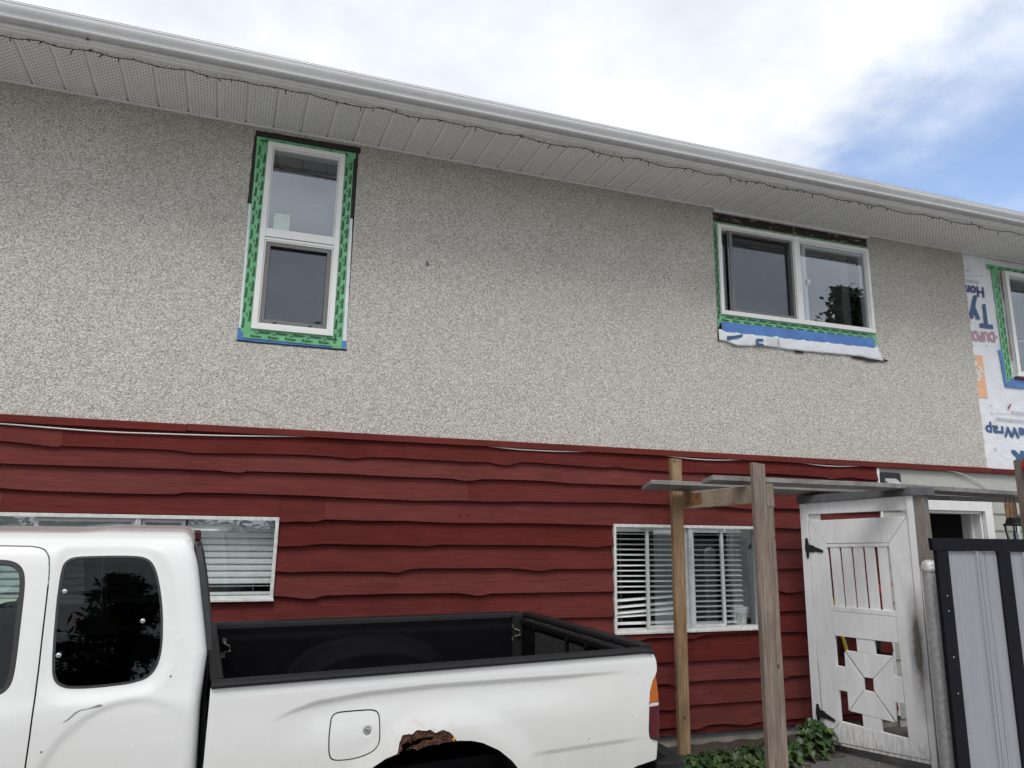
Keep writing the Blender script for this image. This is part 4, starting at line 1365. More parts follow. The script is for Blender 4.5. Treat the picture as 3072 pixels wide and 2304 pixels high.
def wall_cable():
    pts = [(-2.6, .60), (-1.80, .618), (-1.45, .602), (-1.1, .594), (-.74, .603), (-.5, .606), (-.2, .618), (.1, .632), (.4, .645), (1.5, .645), (1.72, .622), (2.0, .619), (2.3, .622), (2.6, .645), (3.1, .645), (3.4, .617), (3.6, .613), (3.85, .617), (4.1, .645), (4.6, .645), (4.8, .616), (4.95, .613), (5.2, .617), (5.5, .645), (6.3, .645), (6.62, .615), (6.78, .575), (6.95, .50), (7.05, .445), (7.09, .37), (7.10, .30)]
    t = thing("cable", "thin white cable tacked under the red trim band", "cable", (2.0, 5.43, 0.61))
    xs = np.array([p[0] for p in pts]); zs = np.array([p[1] for p in pts])
    xi = np.concatenate([np.linspace(-2.6, 6.6, 120), np.linspace(6.62, 7.10, 22)])
    zi = np.interp(xi, xs, zs)
    zi = np.convolve(np.pad(zi, 2, mode='edge'), np.ones(5) / 5, 'valid')
    mb = MB(); mb.tube([(x, 5.436 if x < 6.7 else 5.440, z) for x, z in zip(xi, zi)], 0.0052, 6)
    mb.build("cord", "cable", t, smooth=True)


# ------------------------------------------------------------------ pergola
def pergola():
    t = thing("pergola", "open wooden pergola of posts and grey boards in front of red siding", "pergola", (3.2, 4.6, -1.75))
    def post(poly_x, y0, y1, z1, mat, label=None, slope=0.03):
        a, b = poly_x
        mb = MB()
        mb.hexa([(a, y0, -1.76), (b, y0, -1.76), (b, y0, z1 - slope), (a, y0, z1)], [(a, y1, -1.76), (b, y1, -1.76), (b, y1, z1 - slope), (a, y1, z1)])
        o = mb.build("post", mat, t, bevel=0.004)
        if label: setp(o, label=label)
    post((3.133, 3.232), 5.20, 5.245, 0.586, "pine", "brown knotty post close to the siding", 0.004)
    post((3.005, 3.098), 3.955, 3.995, 0.447, "greypine", "front post, greyed on its face", 0.010)
    # the second board nailed behind the front post, in two lengths
    for z0, z1, xe in ((-1.76, 0.155, 3.182), (0.158, 0.312, 3.190)):
        mb = MB(); mb.box(3.100, xe, 3.9965, 4.035, z0, z1); mb.build("post_board", "greypine", t, bevel=0.003)
    mb = MB()
    mb.hexa([(3.085, 4.086, 0.180), (3.123, 4.086, 0.180), (3.123, 4.086, 0.302), (3.085, 4.086, 0.302)], [(3.233, 5.24, 0.166), (3.271, 5.24, 0.166), (3.271, 5.24, 0.305), (3.233, 5.24, 0.305)])
    o = mb.build("beam", "beamwood", t, bevel=0.004); setp(o, label="pale beam with a rotten brown patch")
    mb = MB()   # rotten patch: crumbled bark-brown shell on the beam end
    pts = [(0.04, .186), (0.10, .178), (0.2, .19), (0.32, .195), (0.36, .215), (0.345, .262), (0.31, .292), (0.22, .285), (0.14, .296), (0.04, .298)]
    mb.prism(pts, lambda u, z: (3.2265 - u * 0.128, 5.19 - u, z), lambda u, z: (3.2325 - u * 0.128, 5.19 - u, z))
    mb.build("rotten_patch", simple("rotten_wood", (0.24, 0.115, 0.04), 0.9, var=0.5, nscale=14, bump=0.8), t)
    # boards lying on the beam, tilted
    mb = MB()
    yn, yf, zn, zf = 4.99, 5.165, 0.350, 0.310
    a = [(2.815, yn, zn), (7.6, yn, zn - 0.012), (7.6, yn, zn + 0.020), (2.815, yn, zn + 0.034)]
    b = [(2.826, yf, zf), (7.6, yf, zf), (7.6, yf, zf + 0.030), (2.826, yf, zf + 0.020)]
    mb.hexa(a, b)
    o = mb.build("board", "greywood", t, bevel=0.003); setp(o, label="long grey board nearer the wall")
    mb = MB()
    a = [(2.795, 4.115, .332), (4.35, 4.27, .344), (5.9, 4.44, .336), (6.9, 4.55, .325)]
    for (p, q) in zip(a[:-1], a[1:]):
        dd = Vector((0.02, 0.165, -0.018))
        P, Q = Vector(p), Vector(q)
        th = Vector((0, 0, 0.033))
        mb.hexa([P, Q, Q + th, P + th], [P + dd, Q + dd, Q + dd + th * 0.95, P + dd + th * 0.9])
    o = mb.build("board", "greywood", t, bevel=0.003); setp(o, label="long grey board nearer the camera")
    mb = MB(); mb.box(5.86, 5.95, 4.20, 4.29, -1.76, 0.615)
    o = mb.build("post", "greypine", t, bevel=0.003); setp(o, label="post at the right edge of the photo")
    # cloth strip tied on that post
    mb = MB()
    rows = [[(5.815 + 0.07 * u + 0.004 * math.sin(9 * v), 4.185 + 0.008 * math.sin(7 * u + 5 * v), 0.50 + 0.12 * v) for u in np.linspace(0, 1, 6)] for v in np.linspace(0, 1, 6)]
    mb.grid(rows)
    tag = mb.build("cloth_strip", "check", None, solid=0.004, smooth=True)
    setp(tag, "red and black checked cloth tied to the post at the right edge", "cloth")
    # hanging brown slats
    ch = thing("wooden_chime", "brown wooden slats hanging on hooks under the grey pergola board", "hanging slats", (5.82, 4.36, 0.30))
    for k in range(3):
        x = 5.775 + 0.045 * k
        mb = MB(); mb.hexa([(x, 4.335, 0.135), (x + 0.034, 4.335, 0.138), (x + 0.034, 4.335, 0.262), (x, 4.335, 0.262)], [(x, 4.352, 0.135), (x + 0.034, 4.352, 0.138), (x + 0.034, 4.352, 0.262), (x, 4.352, 0.262)])
        mb.build("slat", simple("chime_wood", (0.23, 0.135, 0.07), 0.7, var=0.3, nscale=30) if k == 0 else bpy.data.materials["chime_wood"], ch, bevel=0.003)
        mb = MB(); mb.tube([(x + 0.017, 4.343, 0.262), (x + 0.010, 4.343, 0.278), (x + 0.022, 4.343, 0.290), (x + 0.017, 4.343, 0.312), (x + 0.017, 4.36, 0.335)], 0.0045, 5)
        mb.build("hook", "iron", ch)


# ------------------------------------------------------------------ gate
GP = Vector((4.429, 5.072)); GQ = Vector((4.690, 4.359))
GE = (GQ - GP).normalized()
GN = Vector((-GE.y, GE.x))            # points away from the camera side? fixed below
if GN.dot(GP) < 0: GN = -GN           # depth direction, away from the camera
GS = 0.966                            # the traced plane is a little nearer than the traced scale


def gp(s, z, d=0.0):
    """s along the gate, z height, d depth behind its front face"""
    p = GP + GE * (s * GS) + GN * d
    return (p.x, p.y, z * GS)


def gbox(mb, pts, d0, d1):
    mb.prism(pts, lambda s, z: gp(s, z, d0), lambda s, z: gp(s, z, d1))


def gate():
    g = thing("garden_gate", "weathered white wooden gate with slats and an open square pattern beside the red wall", "gate", (GP.x, GP.y, -1.75))
    def part(name, pts, d0, d1, mat="gatepaint", parent=None, bevel=0.0025, label=None):
        mb = MB(); gbox(mb, pts, d0, d1)
        o = mb.build(name, mat, parent or g, bevel=bevel)
        if label: setp(o, label=label)
        return o
    q = lambda a, b, c, d: [(a, c), (b, c), (b, d), (a, d)]
    # fixed frame
    part("post", [(-0.115, -1.82), (-0.040, -1.82), (-0.042, 0.245), (-0.110, 0.245)], -0.004, 0.085)
    part("post", [(0.822, -1.82), (0.868, -1.82), (0.868, 0.300), (0.818, 0.298)], -0.010, 0.10)
    part("post", [(0.874, -1.82), (0.925, -1.82), (0.925, -0.262), (0.874, -0.262)], 0.004, 0.10)
    part("post", [(0.8695, -0.26), (0.950, -0.26), (0.942, 0.298), (0.8695, 0.298)], 0.004, 0.10, "barepost", label="bare grey wood beside the white gate post")
    part("header", [(-0.039, 0.150), (0.8175, 0.184), (0.8175, 0.300), (-0.039, 0.245)], 0.004, 0.06)
    part("jamb_strip", q(-0.0395, 0.050, 0.095, 0.150), 0.03, 0.06)
    part("jamb_strip", q(0.765, 0.8175, 0.12, 0.176), 0.03, 0.06)
    # flashing cap: bent sheet
    mb = MB()
    top = lambda s: 0.312 + 0.052 * (s + 0.113) / 0.98
    for a, b in ((-0.118, 0.868),):
        mb.hexa([gp(a, top(a) - 0.070, -0.035), gp(b, top(b) - 0.062, -0.035), gp(b, top(b), -0.028), gp(a, top(a), -0.028)],
                [gp(a, top(a) - 0.070, 0.13), gp(b, top(b) - 0.062, 0.13), gp(b, top(b) + 0.006, 0.13), gp(a, top(a) + 0.006, 0.13)])
    mb.hexa([gp(0.8685, 0.303, -0.034), gp(0.985, 0.300, 0.005), gp(0.985, 0.362, 0.005), gp(0.8685, 0.365, -0.027)],
            [gp(0.8685, 0.303, 0.13), gp(0.985, 0.300, 0.13), gp(0.985, 0.366, 0.13), gp(0.8685, 0.371, 0.13)])
    mb.build("flashing_cap", "flash", g, bevel=0.002)
    mb = MB()
    mb.hexa([gp(-0.10, 0.238, -0.02), gp(0.95, 0.300, -0.02), gp(0.95, 0.3015, -0.03), gp(-0.10, 0.2405, -0.03)], [gp(-0.10, 0.238, 0.11), gp(0.95, 0.300, 0.11), gp(0.95, 0.3015, 0.11), gp(-0.10, 0.2405, 0.11)])
    mb.build("cap_board", "gatepaint", g)
    # leaf
    mb = MB()
    gbox(mb, [(-0.036, -1.735), (0.812, -1.692), (0.812, -1.72), (-0.03, -1.755)], 0.006, 0.03)
    leaf = mb.build("gate_leaf", "gatepaint", g)
    def lp(name, pts, d0=0.0, d1=0.035, **kw):
        return part(name, pts, d0, d1, parent=leaf, **kw)
    lp("stile", [(-0.036, 0.091), (0.113, -0.104), (0.125, -0.629), (0.128, -0.87), (0.130, -1.556), (-0.018, -1.730), (-0.040, -0.9)])
    lp("stile", [(0.648, -0.083), (0.812, 0.131), (0.816, -0.8), (0.812, -1.688), (0.668, -1.572), (0.658, -0.62)])
    lp("rail", [(-0.034, 0.0925), (0.115, -0.1015), (0.646, -0.0805), (0.8095, 0.132)])
    lp("rail", [(0.1135, -0.1045), (0.6465, -0.084), (0.6465, -0.113), (0.114, -0.135)], 0.003, 0.03)
    lp("rail", [(-0.016, -1.732), (0.1315, -1.5585), (0.6665, -1.574), (0.810, -1.690)])
    lp("rail", [(0.1255, -0.629), (0.657, -0.6205), (0.657, -0.662), (0.1255, -0.668)], -0.004, 0.033)
    lp("rail", [(0.126, -0.670), (0.6575, -0.664), (0.6575, -0.864), (0.1285, -0.872)], -0.003, 0.033)
    tops = [(.143, .223), (.243, .325), (.345, .424), (.444, .521), (.550, .630)]
    bots = [(.152, .235), (.250, .334), (.349, .431), (.450, .530), (.553, .627)]
    for (a, b), (c, d) in zip(tops, bots):
        zt = -0.133 + 0.02 * (a - .14) / .5
        lp("slat", [(c, -0.6275), (d, -0.6275), (b, zt), (a, zt)], 0.008, 0.028, bevel=0.002)
    # lower square: four pieces round a small hole, held off the stiles by blocks
    A = (0.206, -0.982); B = (0.603, -0.974); C = (0.585, -1.473); D = (0.207, -1.458)
    a, b, c, d = (0.351, -1.171), (0.431, -1.169), (0.428, -1.267), (0.349, -1.268)
    gap = 0.003
    lp("square_board", [(A[0] + .007, A[1]), B, (b[0], b[1]), (a[0] + .009, a[1])], 0.0, 0.025)
    lp("square_board", [(A[0], A[1] - .016), (a[0], a[1] - .012), d, D], 0.0, 0.025)
    lp("square_board", [(D[0] + .006, D[1]), (d[0], d[1] - .004), (c[0], c[1] - .008), (C[0] - .016, C[1])], 0.0, 0.025)
    lp("square_board", [(B[0], B[1] - .004), (C[0], C[1] + .006), (c[0] + .002, c[1] + .008), (b[0], b[1] - .004)], 0.0, 0.025)
    for blk in (q(.131, .205, -1.310, -1.116), q(.587, .660, -1.319, -1.124), q(.316, .463, -0.976, -0.868), q(.318, .466, -1.572, -1.464)):
        lp("block", blk, 0.002, 0.030)
    for z0, z1, dz in ((-0.06, -0.235, -0.02), (-1.455, -1.60, -0.03)):
        hg = MB()
        zc = (z0 + z1) / 2
        gbox(hg, [(-0.066, z1), (-0.048, z1), (-0.040, zc), (-0.050, z0), (-0.070, z0), (-0.078, zc)], -0.012, -0.0045)
        gbox(hg, [(-0.046, zc - .030), (0.0, zc - .030 + dz * .3), (0.004, zc - .020 + dz * .4), (0.078, zc - .016 + dz), (0.088, zc - .004 + dz), (0.078, zc + .010 + dz), (0.004, zc + .022 + dz * .3), (0.0, zc + .030 + dz * .2), (-0.046, zc + .030)], -0.007, -0.0005)
        hg.tube([gp(-0.047, zc - .04, -0.010), gp(-0.047, zc + .045, -0.010)], 0.009, 8)
        hg.build("hinge", "iron", g, bevel=0.001)
    # small white hook under the cap corner
    # galvanised post with domed cap
    c = (4.585, 4.075)
    sp = thing("steel_post", "galvanized steel post with domed cap between the white gate and grey panel", "post", (c[0], c[1], -1.75))
    mb = MB(); mb.lathe([(0.054, -1.77), (0.054, -0.262)], c, 28)
    mb.build("pipe", "galv", sp, smooth=True)
    mb = MB(); mb.lathe([(0.060, -0.275), (0.062, -0.270), (0.062, -0.250), (0.059, -0.246), (0.056, -0.228), (0.046, -0.208), (0.030, -0.196), (0.012, -0.191), (0.0, -0.190)], c, 28)
    mb.build("post_cap", "galv", sp, smooth=True)


def metal_panel():
    o0 = Vector((4.368, 3.836)); e = Vector((math.cos(R(-9)), math.sin(R(-9)))); n = Vector((-e.y, e.x))
    def P(s, z, d=0.0):
        p = o0 + e * s + n * d
        return (p.x, p.y, z)
    t = thing("metal_fence_panel", "grey sheet metal panel in a worn black timber frame at the right edge", "fence panel", (4.368, 3.836, -1.75))
    def part(name, pts, d0, d1, mat, bevel=0.003, label=None):
        mb = MB(); mb.prism(pts, lambda s, z: P(s, z, d0), lambda s, z: P(s, z, d1))
        o = mb.build(name, mat, t, bevel=bevel)
        if label: setp(o, label=label)
        return o
    q = lambda a, b, c, d: [(a, c), (b, c), (b, d), (a, d)]
    part("top_rail", [(0.002, -0.118), (1.9, -0.118), (1.9, -0.029), (-0.004, -0.033)], 0.0, 0.042, "blackpaint")
    part("stile", q(0.026, 0.118, -1.77, -0.119), 0.003, 0.040, "blackpaint")
    part("stile", q(0.512, 0.612, -1.77, -0.119), 0.003, 0.040, "blackpaint", label="worn black upright with flaking paint")
    part("stile", q(1.30, 1.392, -1.77, -0.119), 0.003, 0.040, "blackpaint")
    for a, b in ((0.119, 0.511), (0.613, 1.299)):
        # ribbed sheet
        prof = []
        s = a
        ribs = [x for x in (0.345, 0.72, 1.0) if a < x < b]
        prof.append((a, 0.020))
        for r_ in ribs:
            prof += [(r_ - 0.012, 0.020), (r_ - 0.004, 0.006), (r_ + 0.012, 0.006), (r_ + 0.018, 0.017), (r_ + 0.024, 0.008), (r_ + 0.034, 0.008), (r_ + 0.040, 0.020), (r_ + 0.068, 0.020), (r_ + 0.0685, 0.024), (r_ + 0.072, 0.024), (r_ + 0.0725, 0.020)]
        prof.append((b, 0.020))
        mb = MB(); mb.grid([[P(s, z, d) for s, d in prof] for z in (-1.76, -0.12)])
        mb.build("sheet", "sheet", t)
    mb = MB()
    for s, z in ((0.16, -0.80), (0.345, -0.42), (0.36, -0.81), (0.40, -0.81), (0.07, -0.42), (0.07, -0.52), (0.07, -0.82), (0.075, -1.05), (0.17, -1.30), (0.42, -1.30)):
        mb.lathe([(0.006, 0), (0.006, 0.001)], (0, 0), 8) if False else None
        c = P(s, z, 0.0 if s < 0.12 else 0.018)
        mb.box(c[0] - .004, c[0] + .004, c[1] - .004, c[1] + .002, c[2] - .004, c[2] + .004)
    mb.build("screw_head", "galv", t, bevel=0.002)

    # lantern on a post behind the panel
    cx, cy = 5.995, 4.445
    l = thing("lantern", "black coach lantern on a post behind the grey metal panel", "lantern", (cx, cy, -1.75))
    mb = MB()
    def ring(r, z): return [(cx + r * math.cos(R(30 + 60 * k)), cy + r * math.sin(R(30 + 60 * k)), z) for k in range(6)]
    prof = [(0.0, 0.182), (0.030, 0.180), (0.032, 0.160), (0.052, 0.152), (0.064, 0.120), (0.070, 0.098), (0.092, 0.084), (0.094, 0.078), (0.086, 0.072), (0.0, 0.074)]
    rings = [ring(r, z) for r, z in prof]
    for a, b in zip(rings[:-1], rings[1:]):
        for k in range(6):
            mb.add([a[k], a[(k + 1) % 6], b[(k + 1) % 6], b[k]], [(0, 1, 2, 3)])
    mb.lathe([(0.0, 0.182), (0.014, 0.184), (0.006, 0.192), (0.016, 0.200), (0.006, 0.208), (0.009, 0.218), (0.004, 0.236), (0.0, 0.240)], (cx, cy), 10)
    mb.build("lantern_roof", "iron", l)
    mb = MB()
    for k in range(6):
        a = R(30 + 60 * k)
        mb.tube([(cx + 0.078 * math.cos(a), cy + 0.078 * math.sin(a), 0.073), (cx + 0.050 * math.cos(a), cy + 0.050 * math.sin(a), -0.14)], 0.0065, 6)
    mb.lathe([(0.0, -0.14), (0.06, -0.14), (0.056, -0.155), (0.03, -0.17), (0.022, -0.20)], (cx, cy), 12)
    mb.build("cage", "iron", l)
    mb = MB()
    a, b = ring(0.070, 0.070), ring(0.044, -0.138)
    for k in range(6):
        mb.add([a[k], a[(k + 1) % 6], b[(k + 1) % 6], b[k]], [(0, 1, 2, 3)])
    mb.build("glass", "lampglass", l)
    mb = MB(); mb.lathe([(0.012, -0.13), (0.012, -0.06), (0.022, -0.04), (0.026, -0.005), (0.016, 0.025), (0.0, 0.032)], (cx, cy), 12)
    mb.build("bulb", "white", l, smooth=True)
    mb = MB(); mb.lathe([(0.03, -1.76), (0.03, -0.20)], (cx, cy), 12)
    mb.build("pole", "iron", l, smooth=True)


def yard_tools():
    def tool(name, label, p0, p1, r, mat, head=None):
        t = thing(name, label, "garden tool", p0)
        mb = MB(); mb.tube([p0, p1], r, 8); mb.build("handle", mat, t, smooth=True)
        if head:
            mb = MB(); mb.box(p0[0] - .09, p0[0] + .09, p0[1] - .02, p0[1] + .02, p0[2] - .0, p0[2] + .16); mb.build("head", "iron", t, bevel=0.004)
        return t
    tool("rake", "yellow handled garden tool behind the white gate", (4.98, 5.16, -1.74), (4.86, 5.40, -0.55), 0.016, "yellow", True)
    tool("broom", "red handled broom behind the white gate", (5.72, 4.95, -1.74), (5.38, 5.38, -0.45), 0.014, "red", True)
    b = thing("hose_coil", "coil of black hose hanging behind the white gate", "hose", (5.10, 5.36, -0.95))
    mb = MB()
    for k in range(7):
        r = 0.15 + 0.012 * k
        mb.tube([(5.12 + r * math.cos(t), 5.36 - 0.012 * (k % 3), -0.98 + r * 1.15 * math.sin(t)) for t in np.linspace(0, 2 * math.pi, 26)], 0.010, 6, cap=False)
    mb.build("loop", "rubber", b, smooth=True)
    c = thing("planter_box", "dark planter box on the ground behind the white gate", "planter", (5.55, 5.0, -1.75))
    mb = MB(); mb.hexa([(5.40, 4.82, -1.75), (5.78, 4.82, -1.75), (5.80, 4.80, -1.50), (5.38, 4.80, -1.50)], [(5.40, 5.12, -1.75), (5.78, 5.12, -1.75), (5.80, 5.14, -1.50), (5.38, 5.14, -1.50)])
    mb.build("box", "iron", c, bevel=0.006)


# ------------------------------------------------------------------ plants
def leaf_mesh(kind):
    """heart-shaped leaf of unit length folded along its midrib"""
    out = [(0, 0), (.16, -.10), (.34, -.06), (.42, .14), (.38, .38), (.26, .64), (.10, .88), (0, 1.0)]
    vs, fs = [], []
    mid = [(0, 0.0), (0, .14), (0, .38), (0, .64), (0, .88), (0, 1.0)]
    fold = 0.22 + 0.08 * kind
    def z(x, y): return abs(x) * fold - 0.25 * (y - .3) ** 2 * (1 + 0.4 * kind) + 0.02 * math.sin(9 * y + kind)
    L = [(0, 0), (-.16, -.10), (-.34, -.06), (-.42, .14), (-.38, .38), (-.26, .64), (-.10, .88)]
    pts = out + [(-x, y) for x, y in out[1:-1]] + [(0, .30)]
    vs = [(x * (1 + .1 * kind), y, z(x, y)) for x, y in pts]
    c = len(pts) - 1
    ring = list(range(8)) + list(range(13, 7, -1))
    fs = [(c, ring[i], ring[(i + 1) % len(ring)]) for i in range(len(ring))]
    me = bpy.data.meshes.new("leaf")
    me.from_pydata(vs, [], fs)
    me.materials.append(MAT["leaf"])
    me.polygons.foreach_set("use_smooth", [True] * len(me.polygons))
    return me


def plants():
    meshes = [leaf_mesh(k) for k in range(3)]
    r = random.Random(11)
    specs = [  # centre x, y, spread x, spread y, height, leaves, leaf size, label
        (3.00, 4.90, .32, .20, .10, 120, .062, "leafy green plant at the foot of the brown post"),
        (3.38, 4.93, .26, .20, .09, 130, .060, "leafy ground plant along the foundation right of the brown post"),
        (3.74, 4.96, .28, .20, .09, 130, .060, "low leafy plant along the middle of the foundation between the posts"),
        (4.08, 5.03, .26, .18, .13, 120, .060, "leafy plant partly behind the front wooden post"),
        (4.40, 5.12, .17, .15, .25, 150, .062, "taller leafy plant against the foot of the white gate"),
        (3.40, 4.74, .42, .12, .07, 80, .056, "low trailing plant on the soil in front of the foundation"),
    ]
    for cx, cy, sx, sy, hh, n, ls, lab in specs:
        p = thing("leafy_plant", lab, "plant", (cx, cy, -1.75), "leafy plants along the foundation")
        st = MB()
        for i in range(n):
            a = r.uniform(0, 2 * math.pi); q = math.sqrt(r.random())
            x, y = cx + sx * q * math.cos(a), cy + sy * q * math.sin(a)
            y = min(y, 5.40)
            z = -1.735 + hh * (0.25 + 0.75 * r.random()) * (1 - 0.55 * q * q)
            o = bpy.data.objects.new("leaf", meshes[r.randrange(3)])
            COL.objects.link(o); o.parent = p
            o.location = Vector((x, y, z + H)) - p.location
            s = ls * r.uniform(0.6, 1.35)
            o.scale = (s, s, s)
            o.rotation_euler = (r.uniform(-1.25, 0.05), r.uniform(-.45, .45), a - math.pi / 2 + r.uniform(-.7, .7) if r.random() < .55 else math.pi + r.uniform(-1.0, 1.0))
            if i % 3 == 0:
                st.tube([(cx + (x - cx) * .35, cy + (y - cy) * .35, -1.75), (cx + (x - cx) * .8, cy + (y - cy) * .8, (z - 1.75) / 2), (x, y, z)], [0.004, 0.003, 0.002], 5)
        st.build("stem", "stem", p)
    # a bare tendril up the foundation
    t = thing("dry_tendril", "thin dry plant stem climbing the concrete beside the brown post", "plant", (3.34, 5.45, -1.75))
    mb = MB(); mb.tube([(3.40, 5.40, -1.74), (3.41, 5.462, -1.64), (3.38, 5.474, -1.56 - .08), (3.31, 5.474, -1.655)], 0.003, 5)
    mb.build("stem", "stem", t)


def trees():
    """trees across the street, behind the camera: they show in the window and paint reflections"""
    r = random.Random(4)
    def crown_tree(name, label, x, y, h, rad, base, conifer=False, n=5200, leaf=0.22):
        t = thing(name, label, "tree", (x, y, -1.75))
        mb = MB()
        mb.tube([(x, y, -1.8), (x + .1, y, -1.75 + h * .45), (x, y, -1.75 + h * .95)], [rad * .10, rad * .07, rad * .015], 10)
        limbs = []
        for k in range(26 if conifer else 16):
            u = base + (1 - base) * (k + .5) / (26 if conifer else 16)
            a = k * 2.4
            L = rad * ((1.05 - u) / (1.05 - base) if conifer else math.sin(math.pi * min(1, .25 + .75 * (u - base) / (1 - base))) ** .7) * r.uniform(.75, 1.1)
            z = -1.75 + h * u
            e = (x + L * math.cos(a), y + L * math.sin(a), z + (-.12 * L if conifer else .35 * L))
            mb.tube([(x, y, z - .2), e], [rad * .03, rad * .008], 5)
            limbs.append(((x, y, z), e, L))
        mb.build("trunk", "bark", t)
        f = MB()
        for i in range(n):
            p0, e, L = limbs[r.randrange(len(limbs))]
            u = r.random() ** .6
            sp_ = (.16 + .10 * L) if conifer else (.35 + .28 * L)
            c = [p0[k] + (e[k] - p0[k]) * u + r.gauss(0, sp_ * (.55 if k == 2 and conifer else .6)) for k in range(3)]
            if conifer: c[2] -= .15 * abs(r.gauss(0, 1))
            s = leaf * r.uniform(.5, 1.2)
            d1 = Vector((r.gauss(0, 1), r.gauss(0, 1), r.gauss(0, .6))).normalized() * s
            d2 = d1.cross(Vector((r.gauss(0, 1), r.gauss(0, 1), r.gauss(0, 1)))).normalized() * s * (.25 if conifer else .6)
            C = Vector(c)
            f.add([C - d1, C + d2, C + d1, C - d2], [(0, 1, 2, 3)])
        setp(f.build("crown", "foliage", t, recalc=False))
        return t
    crown_tree("broadleaf_tree", "dark broadleaf tree mirrored in the wide upper window", 22.2, -11.5, 11.6, 1.6, .30, False, 11000, .15)
    crown_tree("conifer_tree", "tall dark conifer across the drive mirrored in the narrow upper window", -3.0, -9.5, 13.0, 3.9, .10, True, 20000, .19)
    crown_tree("conifer_tree", "smaller conifer nearer the drive mirrored in the tinted truck window", 0.8, -6.2, 6.5, 2.4, .08, True, 20000, .105)



# ------------------------------------------------------------------ pickup truck
TA = R(8.8)
TO = Vector((-0.172, 2.89, 0)); TX = Vector((math.cos(TA), math.sin(TA), 0)); TY = Vector((-math.sin(TA), math.cos(TA), 0)) + TX * 0.065


def TP(x, y, z):
    return (TO.x + TX.x * x + TY.x * y, TO.y + TX.y * x + TY.y * y, z)


PROF = np.array([(.12, -1.45), (.078, -1.3), (.034, -1.1), (.012, -.95), (.004, -.86), (0, -.76), (.003, -.67), (.011, -.615), (.022, -.585), (.060, -.42), (.103, -.25), (.130, -.155), (.144, -.118), (.160, -.093), (.182, -.072), (.215, -.056), (.26, -.047), (.36, -.041), (.55, -.035), (.85, -.030)])
_seg = np.hypot(np.diff(PROF[:, 0]), np.diff(PROF[:, 1]))
PS = np.concatenate([[0], np.cumsum(_seg)])
_fine = np.linspace(0, PS[-1], 700)
_fy = np.interp(_fine, PS, PROF[:, 0]); _fz = np.interp(_fine, PS, PROF[:, 1])
_ker = np.hanning(31); _ker /= _ker.sum()
_sy = np.convolve(np.pad(_fy, 15, mode="edge"), _ker, "valid"); _sz = np.convolve(np.pad(_fz, 15, mode="edge"), _ker, "valid")
_sy[:16], _sz[:16] = _fy[:16], _fz[:16]
_sy[-16:], _sz[-16:] = _fy[-16:], _fz[-16:]
_ty = np.gradient(_sy); _tz = np.gradient(_sz)
_tl = np.hypot(_ty, _tz); _ty /= _tl; _tz /= _tl


def s_of_z(z):
    return np.interp(z, _sz, _fine)


def z_of_s(s):
    return np.interp(s, _fine, _sz)


XR_Z = [-1.45, -.85, -.65, -.55, -.47, -.40, -.26, -.15, -.08, -.03]
XR_X = [-.012, -.020, -.028, -.026, -.021, -.033, -.061, -.082, -.100, -.105]
CABW = 1.70


def xr(z):
    return np.interp(z, XR_Z, XR_X)


def cab_pos(x, s, inset=0.0, dent=True, rc=0.05):
    z = z_of_s(s)
    t = np.clip((x - (xr(z) - rc)) / rc, 0, 1)
    d = rc * (1 - np.sqrt(np.maximum(0, 1 - t * t))) + inset
    y0 = np.interp(s, _fine, _sy); ty = np.interp(s, _fine, _ty); tz = np.interp(s, _fine, _tz)
    # raised rib of the rear roof, pressed window surround and the dent below the quarter window
    rib = 0.010 * np.clip((x + .52) / .1, 0, 1) * np.clip((y0 - .2) / .2, 0, 1)
    y = y0 + tz * d
    zz = z - ty * d + rib
    dq = poly_sd(np.atleast_1d(np.asarray(x, float)), np.atleast_1d(np.asarray(s, float)), QW_S).reshape(np.shape(x))
    pk = np.clip(1 - dq / .058, 0, 1)
    y = y + .0115 * pk * pk * (3 - 2 * pk) * np.clip((np.asarray(x) + .552) / .03, 0, 1)
    if dent:
        q = np.sqrt(((x + .245) / .27) ** 2 + ((z + .90) / .295) ** 2)
        k = np.clip((1.03 - q) / .10, 0, 1); k = k * k * (3 - 2 * k)
        y = y + 0.0095 * k * np.clip((-.25 - q * .0 - x) / .2 + 1.0, 0.25, 1)
    return x, y, zz


def poly_sd(U, V, P):
    P = np.asarray(P, float)
    d = np.full(U.shape, 1e9); inside = np.zeros(U.shape, bool)
    n = len(P)
    for i in range(n):
        a = P[i]; b = P[(i + 1) % n]
        e = b - a
        wx, wy = U - a[0], V - a[1]
        t = np.clip((wx * e[0] + wy * e[1]) / max(1e-12, e @ e), 0, 1)
        d = np.minimum(d, np.hypot(wx - e[0] * t, wy - e[1] * t))
        c1 = (a[1] <= V) & (b[1] > V); c2 = (a[1] > V) & (b[1] <= V)
        cr = e[0] * wy - e[1] * wx
        inside ^= (c1 & (cr > 0)) | (c2 & (cr < 0))
    return np.where(inside, -d, d)


def smooth_poly(P, n=3):
    P = [tuple(p) for p in P]
    for _ in range(n):
        Q = []
        for i in range(len(P)):
            a, b = P[i], P[(i + 1) % len(P)]
            Q.append((a[0] * .75 + b[0] * .25, a[1] * .75 + b[1] * .25)); Q.append((a[0] * .25 + b[0] * .75, a[1] * .25 + b[1] * .75))
        P = Q
    return P


